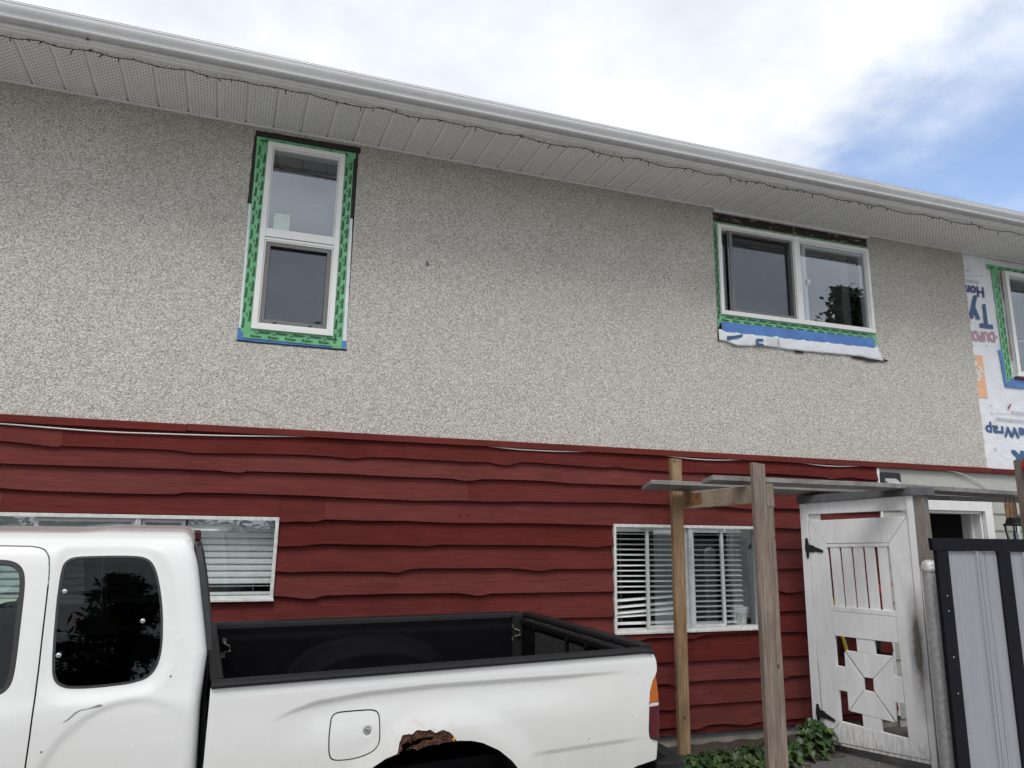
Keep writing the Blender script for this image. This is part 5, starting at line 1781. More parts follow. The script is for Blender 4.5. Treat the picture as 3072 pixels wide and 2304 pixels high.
def clip_sheet(us, vs, sdf, pos):
    U, V = np.meshgrid(us, vs, indexing="ij")
    D = sdf(U, V)
    D = np.where(np.abs(D) < 1e-6, -1e-6, D)
    key, pu, pv, faces = {}, [], [], []

    def vert(i, j):
        k = (i, j)
        if k not in key:
            key[k] = len(pu); pu.append(us[i]); pv.append(vs[j])
        return key[k]

    def edge(i0, j0, i1, j1):
        k = (min((i0, j0), (i1, j1)), max((i0, j0), (i1, j1)))
        if k not in key:
            (a, b), (c, d) = k
            t = D[a, b] / (D[a, b] - D[c, d])
            key[k] = len(pu); pu.append(us[a] + (us[c] - us[a]) * t); pv.append(vs[b] + (vs[d] - vs[b]) * t)
        return key[k]
    neg = D < 0
    for i in range(len(us) - 1):
        for j in range(len(vs) - 1):
            n4 = (neg[i, j], neg[i + 1, j], neg[i + 1, j + 1], neg[i, j + 1])
            if not any(n4): continue
            cs = ((i, j), (i + 1, j), (i + 1, j + 1), (i, j + 1))
            poly = []
            for k in range(4):
                a, b = cs[k], cs[(k + 1) % 4]
                if n4[k]: poly.append(vert(*a))
                if n4[k] != n4[(k + 1) % 4]: poly.append(edge(*a, *b))
            if len(poly) >= 3: faces.append(tuple(poly))
    x, y, z = pos(np.array(pu), np.array(pv))
    return np.stack([x, y, z], 1), faces


def sheet(name, mat, parent, us, vs, sdf, pos, solid=0.004, mirror=None, flip=True, label=None, split=True):
    P, F = clip_sheet(us, vs, sdf, pos)
    mb = MB()
    if mirror:
        P = P.copy(); P[:, 1] = (mirror(P[:, 0]) if callable(mirror) else mirror) - P[:, 1]
        F = [tuple(reversed(f)) for f in F]
    mb.add([TP(*p) for p in P], F)
    o = mb.build(name, mat, parent, smooth=True, recalc=False, solid=0, split=False)
    if solid:
        m = o.modifiers.new("solid", "SOLIDIFY"); m.thickness = solid; m.offset = -1
        m.use_rim = True
    if split:
        m = o.modifiers.new("split", "EDGE_SPLIT"); m.split_angle = R(50)
    if label: setp(o, label=label)
    return o


SEAM = [(-.80, -.0925), (-.722, -.093), (-.678, -.094), (-.634, -.0945), (-.611, -.098), (-.591, -.105), (-.58, -.116), (-.57, -.133), (-.562, -.174), (-.558, -.209), (-.552, -.298), (-.547, -.38), (-.54, -.487), (-.535, -.591), (-.532, -.688), (-.532, -.781), (-.535, -1.0), (-.54, -1.38)]
DOORP = [(-1.16, -.0945)] + SEAM + [(-.56, -1.40), (-1.60, -1.40), (-1.62, -1.36), (-1.62, -.66), (-1.60, -.56)]
QWIN = smooth_poly([(-.529, -.165), (-.516, -.140), (-.49, -.130), (-.395, -.127), (-.290, -.128), (-.250, -.141), (-.224, -.178), (-.202, -.248), (-.186, -.321), (-.176, -.403), (-.174, -.463), (-.182, -.512), (-.208, -.545), (-.26, -.558), (-.333, -.562), (-.42, -.562), (-.465, -.555), (-.495, -.530), (-.506, -.48), (-.517, -.377), (-.525, -.275)], 2)
DWIN = smooth_poly([(-.712, -.137), (-.665, -.145), (-.638, -.17), (-.626, -.208), (-.620, -.262), (-.614, -.344), (-.607, -.437), (-.604, -.51), (-.612, -.545), (-.640, -.566), (-.75, -.572), (-1.2, -.58), (-1.50, -.585), (-1.515, -.575), (-1.48, -.53), (-1.28, -.26), (-1.19, -.155), (-1.14, -.137), (-.95, -.134)], 2)


def to_s(P):
    return [(x, float(s_of_z(z))) for x, z in P]


DOOR_S, QW_S, DW_S = to_s(DOORP), to_s(QWIN), to_s(DWIN)


def bed_end(z):
    return np.interp(z, [-1.45, -1.3, -1.2, -1.09, -1.075, -.993, -.989, -.980, -.968, -.94, -.912, -.819, -.763, -.717, -.690, -.676, -.652, -.62, -.588, -.55],
                     [1.32, 1.40, 1.62, 1.90, 2.012, 2.020, 2.016, 1.972, 1.961, 1.956, 1.955, 1.957, 1.963, 1.980, 1.999, 2.0075, 2.011, 2.004, 1.990, 1.98])


def bed_pos(x, z, inset=0.0, mirror=False):
    y = 0.055 * np.clip((z + .80), -9, 9) ** 2 * 1.3
    y = y + 0.010 * np.clip((z + .64) / .06, 0, 1) ** 2
    y = y + 0.20 * np.clip(-.76 - z, 0, 1) ** 2
    # upper crease: a step that turns under, fading at both ends
    zc = np.interp(x, [0.2, .245, .30, .379, .571, .848, 1.152, 1.496, 1.9], [-.715, -.701, -.682, -.662, -.645, -.640, -.645, -.652, -.655])
    amp = np.clip((x - .225) / .16, 0, 1) * np.clip((1.86 - x) / .45, 0, 1)
    k = np.clip((zc - z) / .020, 0, 1); k = k * k * (3 - 2 * k)
    back = np.clip((zc - .020 - z) / .16, 0, 1); back = back * back * (3 - 2 * back)
    y = y + 0.0155 * amp * (k - back)
    # lower crease behind the wheel
    zc2 = -.957
    amp2 = np.clip((x - 1.30) / .12, 0, 1) * np.clip((1.93 - x) / .14, 0, 1)
    k = np.clip((zc2 - z) / .024, 0, 1); k = k * k * (3 - 2 * k)
    y = y + 0.0075 * amp2 * k
    # wheel arch flare
    q = np.hypot((x - .92) / .44, (z + 1.36) / .50)
    fl = np.clip((1.30 - q) / .26, 0, 1)
    y = y - 0.016 * fl * fl * (3 - 2 * fl) * np.clip((z + 1.5) / .2, 0, 1)
    # rear corner
    xe = 2.024; rc = .024
    t = np.clip((x - (xe - rc)) / rc, 0, 1)
    y = y + rc * (1 - np.sqrt(np.maximum(0, 1 - t * t)))
    return x, y + inset, z


ARCH = [(.46, -1.6), (.455, -1.30), (.468, -1.16), (.497, -1.06), (.545, -.982), (.607, -.927), (.665, -.897), (.752, -.874), (.858, -.8655), (.974, -.866), (1.03, -.873), (1.08, -.887), (1.158, -.925), (1.222, -.975), (1.268, -1.025), (1.31, -1.10), (1.335, -1.20), (1.34, -1.6)]
RUST = [(.705, -.90), (.712, -.872), (.716, -.845), (.722, -.836), (.725, -.824), (.733, -.8175), (.745, -.8205), (.752, -.815), (.762, -.821), (.770, -.8195), (.782, -.810), (.79, -.806), (.800, -.8085), (.815, -.812), (.830, -.813), (.842, -.809), (.85, -.814), (.862, -.8235), (.872, -.8245), (.890, -.818), (.905, -.818), (.912, -.823), (.922, -.826), (.934, -.833), (.944, -.843), (.95, -.853), (.960, -.864), (.965, -.90), (.80, -.93)]
FUEL = smooth_poly([(.4405, -.76), (.444, -.728), (.462, -.7155), (.50, -.7150), (.57, -.7165), (.607, -.7185), (.629, -.730), (.635, -.76), (.637, -.82), (.634, -.843), (.615, -.866), (.575, -.880), (.535, -.8865), (.48, -.8855), (.452, -.878), (.441, -.856), (.4375, -.80)], 2)


def tbox(mb, x0, x1, y0, y1, z0, z1):
    return mb.hexa([TP(x0, y0, z0), TP(x1, y0, z0), TP(x1, y0, z1), TP(x0, y0, z1)], [TP(x0, y1, z0), TP(x1, y1, z0), TP(x1, y1, z1), TP(x0, y1, z1)])


def truck():
    tk = thing("pickup_truck", "old white extended cab pickup with black bed rails and a rusted wheel arch", "pickup truck", (*TP(0.2, .85, 0)[:2], -1.75))
    us_f = np.concatenate([np.linspace(-1.80, -.76, 36)[:-1], np.linspace(-.76, -.14, 84)[:-1], np.linspace(-.14, -.0, 40)])
    sb = float(s_of_z(-.66)); st_ = float(s_of_z(-.05)); smax = float(_fine[-1])
    vs_f = np.concatenate([np.linspace(0.02, sb, 44)[:-1], np.linspace(sb, st_, 96)[:-1], np.linspace(st_, smax, 24)])

    def front_sd(X, z):
        return -(X - np.interp(z, [-1.5, -.60, -.08, 0], [-1.70, -1.70, -1.20, -1.18]))

    def cab_sd(X, Sg):
        z = z_of_s(Sg)
        d = X - xr(z)
        d = np.maximum(d, front_sd(X, z))
        d = np.maximum(d, -(poly_sd(X, Sg, DOOR_S) - 0.0028))
        d = np.maximum(d, -(poly_sd(X, Sg, QW_S)))
        return d
    for mir in (None, CABW):
        sheet("cab_body", "paint", tk, us_f, vs_f, cab_sd, lambda x, s: cab_pos(x, s, dent=mir is None), 0.004, mir)
        dr = sheet("door", "paint", tk, us_f, vs_f, lambda X, Sg: np.maximum(np.maximum(poly_sd(X, Sg, DOOR_S) + 0.0022, -poly_sd(X, Sg, DW_S)), front_sd(X, z_of_s(Sg)) - .06), lambda x, s: cab_pos(x, s, 0.0005, False), 0.004, mir)
        sheet("window_seal", "rubber", dr, us_f, vs_f, lambda X, Sg: np.maximum(poly_sd(X, Sg, DW_S) - .001, -(poly_sd(X, Sg, DW_S) + .016)), lambda x, s: cab_pos(x, s, 0.002, False), 0.012, mir)
        sheet("window_glass", "cabglass", dr, us_f, vs_f, lambda X, Sg: poly_sd(X, Sg, DW_S) + .010, lambda x, s: cab_pos(x, s, 0.010, False), 0.0, mir)
        q = sheet("quarter_window", "tint", tk, us_f, vs_f, lambda X, Sg: poly_sd(X, Sg, QW_S) + .007, lambda x, s: cab_pos(x, s, 0.002, False), 0.0, mir)
        setp(q, label="dark tinted rear quarter window")
        sheet("window_seal", "rubber", q, us_f, vs_f, lambda X, Sg: np.maximum(poly_sd(X, Sg, QW_S), -(poly_sd(X, Sg, QW_S) + .0085)), lambda x, s: cab_pos(x, s, -0.001, False), 0.010, mir)
        if mir is None:
            for x, z in ((-.505, -.248), (-.248, -.355), (-.490, -.453)):
                _, y, zz = [float(v) for v in cab_pos(np.array(x), np.array(s_of_z(z)), 0.0, False)]
                mb = MB()
                rows = []
                for rr_, dd in ((0.0, -.009), (.005, -.0085), (.0085, -.006), (.0095, -.002), (.0095, .004)):
                    rows.append([TP(x + rr_ * math.cos(a), y + dd - .22 * rr_ * math.sin(a) * 0, zz + rr_ * math.sin(a)) for a in np.linspace(0, 2 * math.pi, 15)])
                mb.grid(rows)
                mb.build("window_stud", "chrome", q, smooth=True)
            # door edge shadow gap liner
    # paint chip on the dent
    sheet("paint_chip", simple("bare_metal_chip", (0.20, 0.20, 0.20), 0.6), tk, np.linspace(-.45, -.32, 60), np.linspace(s_of_z(-.68), s_of_z(-.59), 50),
          lambda X, Sg: poly_sd(X, Sg, to_s([(-.452, -.661), (-.43, -.646), (-.415, -.630), (-.40, -.6225), (-.378, -.621), (-.360, -.6155), (-.350, -.6115), (-.338, -.6125), (-.335, -.6155), (-.345, -.6195), (-.36, -.6205), (-.378, -.6235), (-.398, -.6255), (-.412, -.634), (-.428, -.650)])),
          lambda x, s: cab_pos(x, s, -0.0006, True), 0.0, None)
    # rear wall of the cab, with the black bonded window standing a little proud
    zs = np.concatenate([np.linspace(-1.42, -.60, 8), np.linspace(-.55, -.085, 16)])
    mb = MB()
    rows = []
    for z in zs:
        y0 = float(np.interp(s_of_z(z), _fine, _sy)) + .046
        rows.append([TP(float(xr(z)) - .002, y0 + (CABW - 2 * y0) * u, z) for u in np.linspace(0, 1, 6)])
    mb.grid(rows)
    mb.build("cab_back", "paint", tk, smooth=True, recalc=False)
    mb = MB()
    rows_a, rows_b = [], []
    for z in np.linspace(-.47, -.105, 14):
        y0 = float(np.interp(s_of_z(z), _fine, _sy)) + .052
        bul = .020 + .008 * math.sin((z + .47) / .365 * math.pi)
        rows_a.append([TP(float(xr(z)) + bul * (1 - (2 * u - 1) ** 4 * .25), y0 + (CABW - 2 * y0) * u, z) for u in np.linspace(0, 1, 9)])
        rows_b.append([TP(float(xr(z)) - .004, y0 + (CABW - 2 * y0) * u, z) for u in np.linspace(0, 1, 9)])
    mb.grid(rows_a)
    for k in (0, -1):
        mb.grid([[r[k] for r in rows_a], [r[k] for r in rows_b]])
    mb.grid([rows_a[0], rows_b[0]]); mb.grid([rows_a[-1], rows_b[-1]])
    mb.build("rear_window", "rubber", tk, smooth=True, split=True)
    mb = MB()
    tbox(mb, -.122, -.082, .72, .98, -.090, -.040)
    o = mb.build("brake_light", simple("dark_red_lens", (0.055, 0.006, 0.010), 0.2), tk, bevel=0.010); setp(o, label="dark red high brake light on the cab roof edge")
    # windscreen, hood and nose (outside the picture, kept simple)
    mb = MB(); mb.grid([[TP(-1.20 - .50 * v, .16 - .10 * v + (CABW - .32 + .2 * v) * u, -.085 - .52 * v) for u in np.linspace(0, 1, 7)] for v in np.linspace(0, 1, 5)])
    mb.build("windscreen", "cabglass", tk, smooth=True, solid=0.004)
    mb = MB(); mb.grid([[TP(-1.69 - 1.22 * v, .03 + 1.64 * u, -.615 - .10 * v * v + .035 * math.sin(math.pi * u) - .02 * (1 if u in (0, 1) else 0)) for u in np.linspace(0, 1, 9)] for v in np.linspace(0, 1, 7)])
    mb.build("hood", "paint", tk, smooth=True, solid=0.004)
    fa = [(-2.2 + .45 * math.cos(a), -1.36 + .46 * math.sin(a)) for a in np.linspace(-.6, math.pi + .6, 24)]
    for mir in (None, CABW):
        sheet("fender", "paint", tk, np.linspace(-2.98, -1.63, 60), np.linspace(-1.42, -.62, 40),
              lambda X, Z: np.maximum(np.maximum(np.maximum(X + 1.628, -(X + 2.93)), Z - np.interp(X, [-2.95, -1.7], [-.735, -.632])), -poly_sd(X, Z, fa)),
              lambda x, z: (x, .004 + .05 * (z + .9) ** 2 + .10 * np.clip(-2.75 - x, 0, 1), z), 0.004, mir)
    mb = MB(); tbox(mb, -2.96, -2.90, .06, CABW - .06, -1.02, -.735); o = mb.build("grille", "blackplastic", tk, bevel=0.01)
    mb = MB(); tbox(mb, -3.08, -2.94, .03, CABW - .03, -1.32, -1.06); o = mb.build("front_bumper", "chrome", tk, bevel=0.02)
    for y in (.10, CABW - .42):
        mb = MB(); tbox(mb, -2.985, -2.93, y, y + .32, -.93, -.76); mb.build("headlight", "clearlens", tk, bevel=0.012)
    # cab interior
    mb = MB()
    tbox(mb, -1.66, -.06, .07, CABW - .07, -1.40, -1.36)
    tbox(mb, -.10, -.06, .12, CABW - .12, -1.36, -.52)
    tbox(mb, -1.66, -1.50, .10, CABW - .10, -1.0, -.64)
    for y in (.055, CABW - .085):
        tbox(mb, -1.60, -.12, y, y + .03, -1.36, -.60)
    mb.build("cabin_trim", "dark", tk)
    for y in (.22, .93):
        mb = MB()
        mb.hexa([TP(-.98, y, -1.0), TP(-.80, y, -1.0), TP(-.70, y, -.34), TP(-.80, y, -.32)], [TP(-.98, y + .5, -1.0), TP(-.80, y + .5, -1.0), TP(-.70, y + .5, -.34), TP(-.80, y + .5, -.32)])
        tbox(mb, -1.40, -.95, y, y + .5, -1.12, -.98)
        mb.build("seat", "screenframe", tk, bevel=0.04)
    mb = MB(); tbox(mb, -.30, -.14, .45, .62, -.66, -.50); mb.build("rear_seat", "screenframe", tk, bevel=0.03)

    # ---- bed
    FARW = lambda x: CABW - .05 * np.maximum(0, x)
    us_b = np.concatenate([np.linspace(0, 1.90, 230)[:-1], np.linspace(1.90, 2.03, 44)])
    vs_b = np.concatenate([np.linspace(-1.36, -1.10, 20)[:-1], np.linspace(-1.10, -.57, 118)])

    def bed_outline(X, Z):
        d = np.maximum(-(X - (.0 + .004 * 0)), X - bed_end(Z))
        d = np.maximum(d, Z + .584)
        d = np.maximum(d, -(Z + 1.33))
        return np.maximum(d, -poly_sd(X, Z, ARCH))

    def bed_sd(X, Z):
        d = bed_outline(X, Z)
        d = np.maximum(d, -poly_sd(X, Z, RUST))
        return np.maximum(d, -(poly_sd(X, Z, FUEL) - .0028))
    bs = sheet("bed_side", "paint", tk, us_b, vs_b, bed_sd, bed_pos, 0.005, None)
    setp(bs, label="white bed side with rusted wheel arch")
    sheet("bed_side", "paint", tk, us_b[::3], vs_b[::2], bed_outline, bed_pos, 0.005, FARW)
    # fuel door
    uf, vf = np.linspace(.42, .655, 90), np.linspace(-.90, -.70, 76)
    LK = (.587, -.792)
    fd = sheet("fuel_door", "paint", tk, uf, vf, lambda X, Z: np.maximum(poly_sd(X, Z, FUEL) + .0022, -(np.hypot(X - LK[0], Z - LK[1]) - .0205)), lambda x, z: bed_pos(x, z, -.0005), 0.004, None)
    sheet("fuel_door_recess", "dark", tk, uf, vf, lambda X, Z: poly_sd(X, Z, FUEL) - .012, lambda x, z: bed_pos(x, z, .012), 0.0, None)
    yl = float(bed_pos(np.array(LK[0]), np.array(LK[1]))[1])
    mb = MB()
    rows = [[TP(LK[0] + r_ * math.cos(a), yl + d_, LK[1] + r_ * math.sin(a)) for a in np.linspace(0, 2 * math.pi, 25)] for r_, d_ in ((.0215, -.0012), (.0190, -.0005), (.0135, .0050))]
    mb.grid(rows)
    mb.build("lock_cup", "paint", fd, smooth=True, recalc=True)
    mb = MB()
    rows = [[TP(LK[0] + r_ * math.cos(a), yl + d_, LK[1] + r_ * math.sin(a)) for a in np.linspace(0, 2 * math.pi, 25)] for r_, d_ in ((.0136, .005), (.0125, -.001), (.0100, -.002), (.0095, .002), (.0065, .002), (.0060, -.0015), (.0, -.002))]
    mb.grid(rows)
    lk = mb.build("lock", "chrome", fd, smooth=True, split=True)
    mb = MB(); tbox(mb, LK[0] - .0009, LK[0] + .0009, yl - .0026, yl - .0018, LK[1] - .0045, LK[1] + .0045); mb.build("key_slot", "dark", fd)
    # rusted-out lip
    rgn = np.random.default_rng(3)
    NZ = rgn.normal(0, 1, (60, 60))

    def nz2(X, Z, f=120.0):
        a = X * f; b = Z * f
        i = np.floor(a).astype(int); j = np.floor(b).astype(int); u = a - i; v = b - j
        g = lambda p, q_: NZ[p % 60, q_ % 60]
        return (g(i, j) * (1 - u) + g(i + 1, j) * u) * (1 - v) + (g(i, j + 1) * (1 - u) + g(i + 1, j + 1) * u) * v
    HOLE = [(.728, -.885), (.728, -.858), (.742, -.848), (.765, -.850), (.79, -.842), (.815, -.838), (.838, -.836), (.862, -.841), (.858, -.848), (.83, -.851), (.80, -.857), (.775, -.866), (.752, -.874), (.738, -.884)]
    sheet("rust_patch", "rust", tk, np.linspace(.69, .98, 110), np.linspace(-.935, -.80, 60),
          lambda X, Z: np.maximum(np.maximum(poly_sd(X, Z, RUST) - .004, -(poly_sd(X, Z, HOLE) + .003 * nz2(X, Z, 190))), -(poly_sd(X, Z, ARCH) + .002 - .003 * nz2(X, Z, 150))),
          lambda x, z: (x, bed_pos(x, z)[1] + .007 + .0035 * nz2(x, z, 140) + .0025 * nz2(x, z, 330), z), 0.004, None)
    sheet("rust_flake", "rust", tk, np.linspace(.76, .98, 80), np.linspace(-.90, -.82, 40),
          lambda X, Z: np.maximum(poly_sd(X, Z, [(.775, -.874), (.80, -.858), (.84, -.852), (.88, -.848), (.93, -.845), (.958, -.862), (.93, -.866), (.87, -.8685), (.82, -.873), (.79, -.881)]) + .002 * nz2(X, Z, 200), -9),
          lambda x, z: (x, bed_pos(x, z)[1] + .001 + .004 * nz2(x, z, 160), z), 0.003, None)
    sheet("rust_edge", "orangerust", tk, np.linspace(.925, .975, 40), np.linspace(-.88, -.84, 30),
          lambda X, Z: np.hypot((X - .948) / 1.4, Z + .8585) - .007 + .004 * nz2(X, Z, 260), lambda x, z: (x, bed_pos(x, z)[1] - .001 + .002 * nz2(x, z, 300), z), 0.0, None)
    # wheel well liner
    for mir in (0, 1):
        mb = MB()
        pts = [(x, z) for x, z in ARCH if z > -1.4]
        c = (.90, -1.39)
        big = [(c[0] + (x - c[0]) * 1.02, c[1] + (z - c[1]) * 1.05 + .006) for x, z in pts]
        f = lambda y: (1.66 - y if mir else y)
        mb.grid([[TP(x, f(.012 + .02), z) for x, z in big], [TP(x, f(.42), z) for x, z in big]])
        mb.add([TP(x, f(.42), z) for x, z in big], [tuple(range(len(big)))])
        mb.build("wheel_well", "dark", tk, smooth=False)
    # dark backing inside the side panel (seen through the rust hole and the cab gap)
    mb = MB()
    tbox(mb, .02, .44, .11, .13, -1.30, -.62); tbox(mb, 1.36, 1.90, .11, .13, -1.28, -.62); tbox(mb, .44, 1.36, .052, .062, -.86, -.62)
    tbox(mb, -.018, -.004, .10, CABW - .1, -1.34, -.66)
    mb.build("inner_panel", "dark", tk)
    mb = MB(); tbox(mb, -2.9, 2.05, .50, .62, -1.42, -1.26); tbox(mb, -2.9, 2.05, 1.06, 1.18, -1.42, -1.26); tbox(mb, .85, .97, .25, 1.45, -1.43, -1.33)
    mb.build("chassis", "dark", tk)

    # bed rails
    RP = [(-.006, -.5885), (-.0095, -.583), (-.0085, -.576), (-.003, -.5705), (.010, -.5685), (.060, -.5685), (.070, -.5715), (.074, -.579), (.074, -.625), (.066, -.627), (.064, -.588), (.004, -.588)]
    for far in (0, 1):
        mb = MB()
        rows = []
        for x in np.concatenate([[0.002, .006], np.linspace(.05, 1.93, 12), [1.960, 1.978, 1.988]]):
            dz = -.004 * max(0, (x - 1.93) / .06) ** 2 * 2
            sh = 1.0 if x > .004 else .86
            rows.append([TP(x + (0.006 if (x > 1.97 and z > -.575) else 0) * -1, (FARW(x) - y) if far else y, z + dz) for y, z in RP])
        mb.grid([r + [r[0]] for r in rows])
        mb.add(rows[0], [tuple(range(len(RP)))]); mb.add(rows[-1], [tuple(range(len(RP)))])
        mb.build("bed_rail", "blackplastic", tk, smooth=True, split=True)
    mb = MB()
    fr = [(0.0, -.590), (-.002, -.574), (.004, -.5688), (.040, -.5688), (.046, -.575), (.046, -.64), (.040, -.64), (.038, -.590)]
    mb.grid([[TP(x, y, z) for x, z in fr + [fr[0]]] for y in np.linspace(.0755, CABW - .0755, 4)])
    mb.build("bed_rail", "blackplastic", tk, bevel=0.002)
    # bed liner: floor, front, side walls with wheel boxes
    mb = MB(); tbox(mb, .03, 1.97, .10, 1.58, -1.0, -.97); mb.build("bed_floor", "liner", tk)
    mb = MB(); mb.grid([[TP(.036 + .03 * v, .09 + (CABW - .18) * u, -.62 - .36 * v) for u in np.linspace(0, 1, 12)] for v in np.linspace(0, 1, 5)])
    mb.build("bed_front_panel", "liner", tk, smooth=True)
    for far in (0, 1):
        mb = MB()
        rows = []
        for z in np.linspace(-.975, -.60, 34):
            row = []
            for x in np.linspace(.03, 1.97, 90):
                q = ((abs(x - .93) / .475) ** 2.6 + (abs(z + 1.03) / .335) ** 2.6) ** (1 / 2.6)
                k = np.clip((1.06 - q) / .20, 0, 1); k = k * k * (3 - 2 * k)
                yb = .088 + .215 * k + .010 * np.clip((-.64 - z) / .02, 0, 1) - .006
                row.append(TP(x, float(FARW(x)) - yb if far else yb, z))
            rows.append(row)
        mb.grid(rows)
        mb.build("bed_wall", "liner", tk, smooth=True)
    for x, y, z in ((.095, 1.595, -.66), (1.905, 1.505, -.655)):
        mb = MB()
        mb.tube([TP(x, y, z), TP(x + .004, y - .012, z - .016), TP(x + .030, y - .035, z - .026), TP(x + .034, y - .036, z - .052), TP(x + .006, y - .014, z - .064), TP(x, y, z - .080)], .0055, 7)
        for dz in (0, -.080):
            mb.box(*[v for p in zip(TP(x - .010, y - .006, 0)[:2], TP(x + .012, y + .004, 0)[:2]) for v in sorted(p)], z + dz - .012, z + dz + .012)
        mb.build("tie_down_hook", simple("dull_hook_metal", (0.16, 0.145, 0.12), 0.5, metal=0.3, var=0.3, nscale=60), tk, smooth=False, bevel=0.001)
    # tailgate
    mb = MB(); tbox(mb, 1.985, 2.035, .115, 1.475, -1.07, -.585); tg = mb.build("tailgate", "paint", tk, bevel=0.008)
    mb = MB()
    cap = [(1.972, -.600), (1.970, -.580), (1.976, -.5665), (2.032, -.5625), (2.040, -.570), (2.042, -.60)]
    mb.prism(cap, lambda x, z: TP(x, .085, z), lambda x, z: TP(x, 1.505, z))
    mb.build("tailgate_cap", "blackplastic", tg, bevel=0.003)
    mb = MB(); mb.prism([(1.952, -.640), (1.948, -.612), (1.954, -.605), (1.971, -.602), (1.984, -.64)], lambda x, z: TP(x, .10, z), lambda x, z: TP(x, 1.49, z))
    mb.build("tailgate_ledge", "blackplastic", tg, bevel=0.002)
    mb = MB(); tbox(mb, 1.962, 1.9845, .10, 1.49, -.96, -.6405); mb.build("tailgate_liner", "liner", tg)
    mb = MB()
    for k in range(44):
        y = .20 + k * .0245
        if any(abs(y - c) < .035 for c in (.593, .826)): continue
        tbox(mb, 1.951, 1.9618, y, y + .011, -.95, -.662)
    setp(mb.build("liner_rib", simple("worn_rib_plastic", (0.030, 0.030, 0.031), 0.6, var=0.4, nscale=30), tg, bevel=0.002), kind="stuff")
    mb = MB()
    for y, z in ((1.276, -.622), (1.276, -.700), (.826, -.627), (.593, -.632)):
        mb.tube([TP(1.950, y + .020 * math.cos(a), z + .022 * math.sin(a)) for a in np.linspace(R(200), R(420), 10)], .0035, 5)
    mb.build("tie_slot", "blackplastic", tg)
    # rear corner posts and tail lights
    for far in (0, 1):
        f = (lambda y: 1.60 - y) if far else (lambda y: y)
        mb = MB(); mb.hexa([TP(1.90, f(.05), -1.06), TP(1.962, f(.05), -1.06), TP(1.975, f(.035), -.585), TP(1.90, f(.03), -.585)], [TP(1.90, f(.11), -1.06), TP(2.01, f(.11), -1.06), TP(1.995, f(.11), -.585), TP(1.90, f(.11), -.585)])
        mb.build("corner_post", "dark", tk)
        xl = lambda z: float(np.interp(z, [-.99, -.980, -.968, -.94, -.912, -.819, -.763, -.717, -.690], [2.01, 1.974, 1.964, 1.959, 1.957, 1.959, 1.966, 1.983, 1.998]))
        xm = lambda z: float(np.interp(z, [-.985, -.979, -.898, -.824, -.78, -.735, -.70, -.690], [2.016, 2.022, 2.027, 2.025, 2.021, 2.013, 2.002, 1.999]))
        lamp = None
        mb = MB()
        def lens(z0, z1, dz0=0.0, grow=0.0):
            m_ = MB(); rows = []
            for z in np.linspace(z0, z1, 14):
                a0, a1 = xl(z), xm(z) + grow
                row = []
                for a in np.linspace(0, 1, 16):
                    zz = z + dz0 * a * (1 if abs(z - z0) < 1e-6 else 0)
                    row.append(TP(a0 + (a1 + .010 - a0) * (1 - (1 - a) ** 1.8), f(.006 + .014 * a * a + .10 * a ** 9), zz))
                rows.append(row)
            m_.grid(rows)
            return m_
        lamp = lens(-.989, -.690, grow=-.004).build("tail_light", "dark", tk, smooth=True)
        lens(-.8165, -.693, .006).build("amber_lens", "amber", lamp, smooth=True)
        lens(-.832, -.8172).build("clear_lens", "clearlens", lamp, smooth=True)
        lens(-.984, -.8327).build("red_lens", "redlens", lamp, smooth=True)
    # rear bumper
    plan = [(2.05, .075), (2.11, .045), (2.16, .042), (2.205, .060), (2.232, .11), (2.250, .18), (2.268, .30), (2.285, .5), (2.29, .82), (2.285, 1.14), (2.268, 1.34), (2.250, 1.46), (2.232, 1.53), (2.205, 1.58), (2.16, 1.598), (2.11, 1.595), (2.05, 1.565)]
    def shrink(P_, k): return [(x - (k if x > 2.1 else 0), y + (k if y < .4 else -k if y > 1.2 else 0)) for x, y in P_]
    mb = MB(); mb.prism(plan, lambda x, y: TP(x - .065 * y, y, -1.150), lambda x, y: TP(x - .065 * y, y, -1.105))
    bp = mb.build("rear_bumper", "blackplastic", tk, bevel=0.010)
    mb = MB(); mb.prism(shrink(plan, .010), lambda x, y: TP(x - .065 * y, y, -1.33), lambda x, y: TP(x - .065 * y, y, -1.1505))
    mb.build("bumper_face", "chrome", bp, bevel=0.006)
    mb = MB()
    for k in range(5):
        tbox(mb, 2.065 + .0165 * k, 2.072 + .0165 * k, .10 + .004 * k, .24, -1.1045, -1.1005)
        tbox(mb, 2.065 + .0165 * k, 2.072 + .0165 * k, 1.30, 1.45, -1.1045, -1.1005)
    mb.build("step_tread", "blackplastic", bp, bevel=0.001)
    # wheels
    for wx, y0 in ((.90, .045), (.90, 1.40), (-2.2, .05), (-2.2, 1.41)):
        mb = MB()
        tp_ = [(.205, .0), (.245, -.01), (.32, -.012), (.350, .006), (.360, .03), (.360, .20), (.350, .225), (.32, .243), (.245, .24), (.205, .23)]
        mb.grid([[TP(wx + r_ * math.cos(a), y0 + d_, -1.39 + r_ * math.sin(a)) for a in np.linspace(0, 2 * math.pi, 41)] for r_, d_ in tp_])
        w = mb.build("wheel", "rubber", tk, smooth=True)
        mb = MB()
        rp = [(.206, .004), (.195, .02), (.17, .035), (.10, .03), (.05, .02), (0, .02)] if y0 < .5 else [(.206, .226), (.195, .21), (.17, .195), (.10, .20), (.05, .21), (0, .21)]
        mb.grid([[TP(wx + r_ * math.cos(a), y0 + d_, -1.39 + r_ * math.sin(a)) for a in np.linspace(0, 2 * math.pi, 41)] for r_, d_ in rp])
        mb.build("rim", "chrome", w, smooth=True)


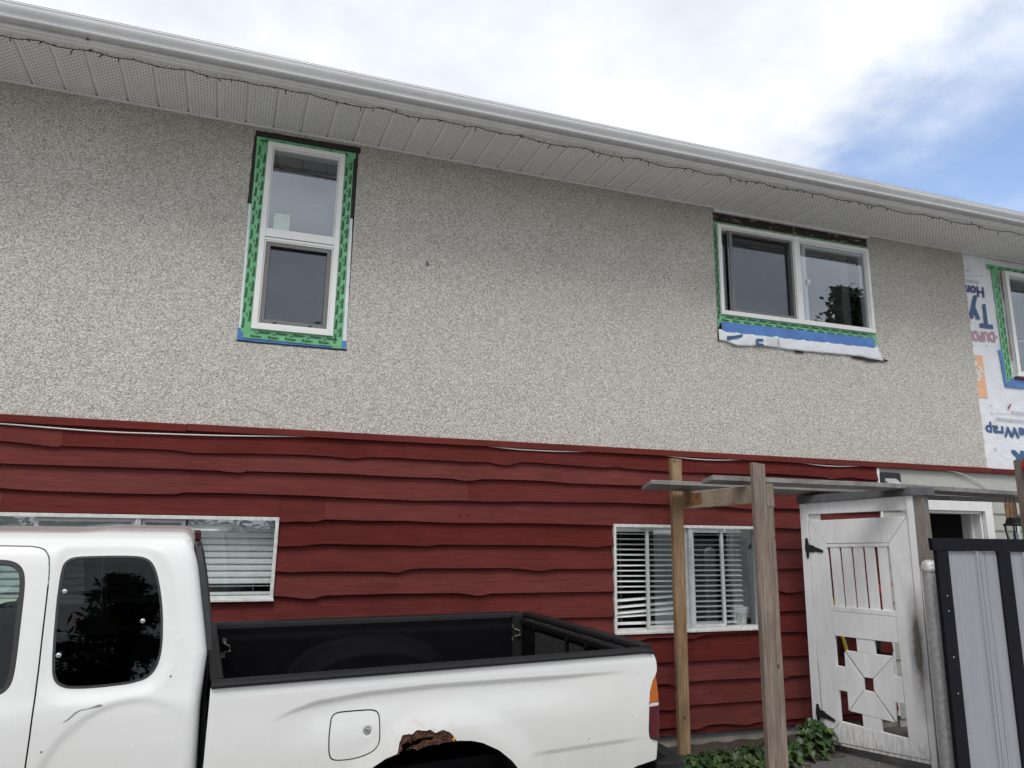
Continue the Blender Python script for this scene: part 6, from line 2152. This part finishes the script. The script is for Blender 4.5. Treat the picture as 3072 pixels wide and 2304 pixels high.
# ------------------------------------------------------------------ build everything
setting()
HOUSE = house()
upper_windows(HOUSE)
lower_windows(HOUSE)
doorway(HOUSE)
eave_lights()
wall_cable()
pergola()
gate()
metal_panel()
yard_tools()
plants()
trees()
truck()
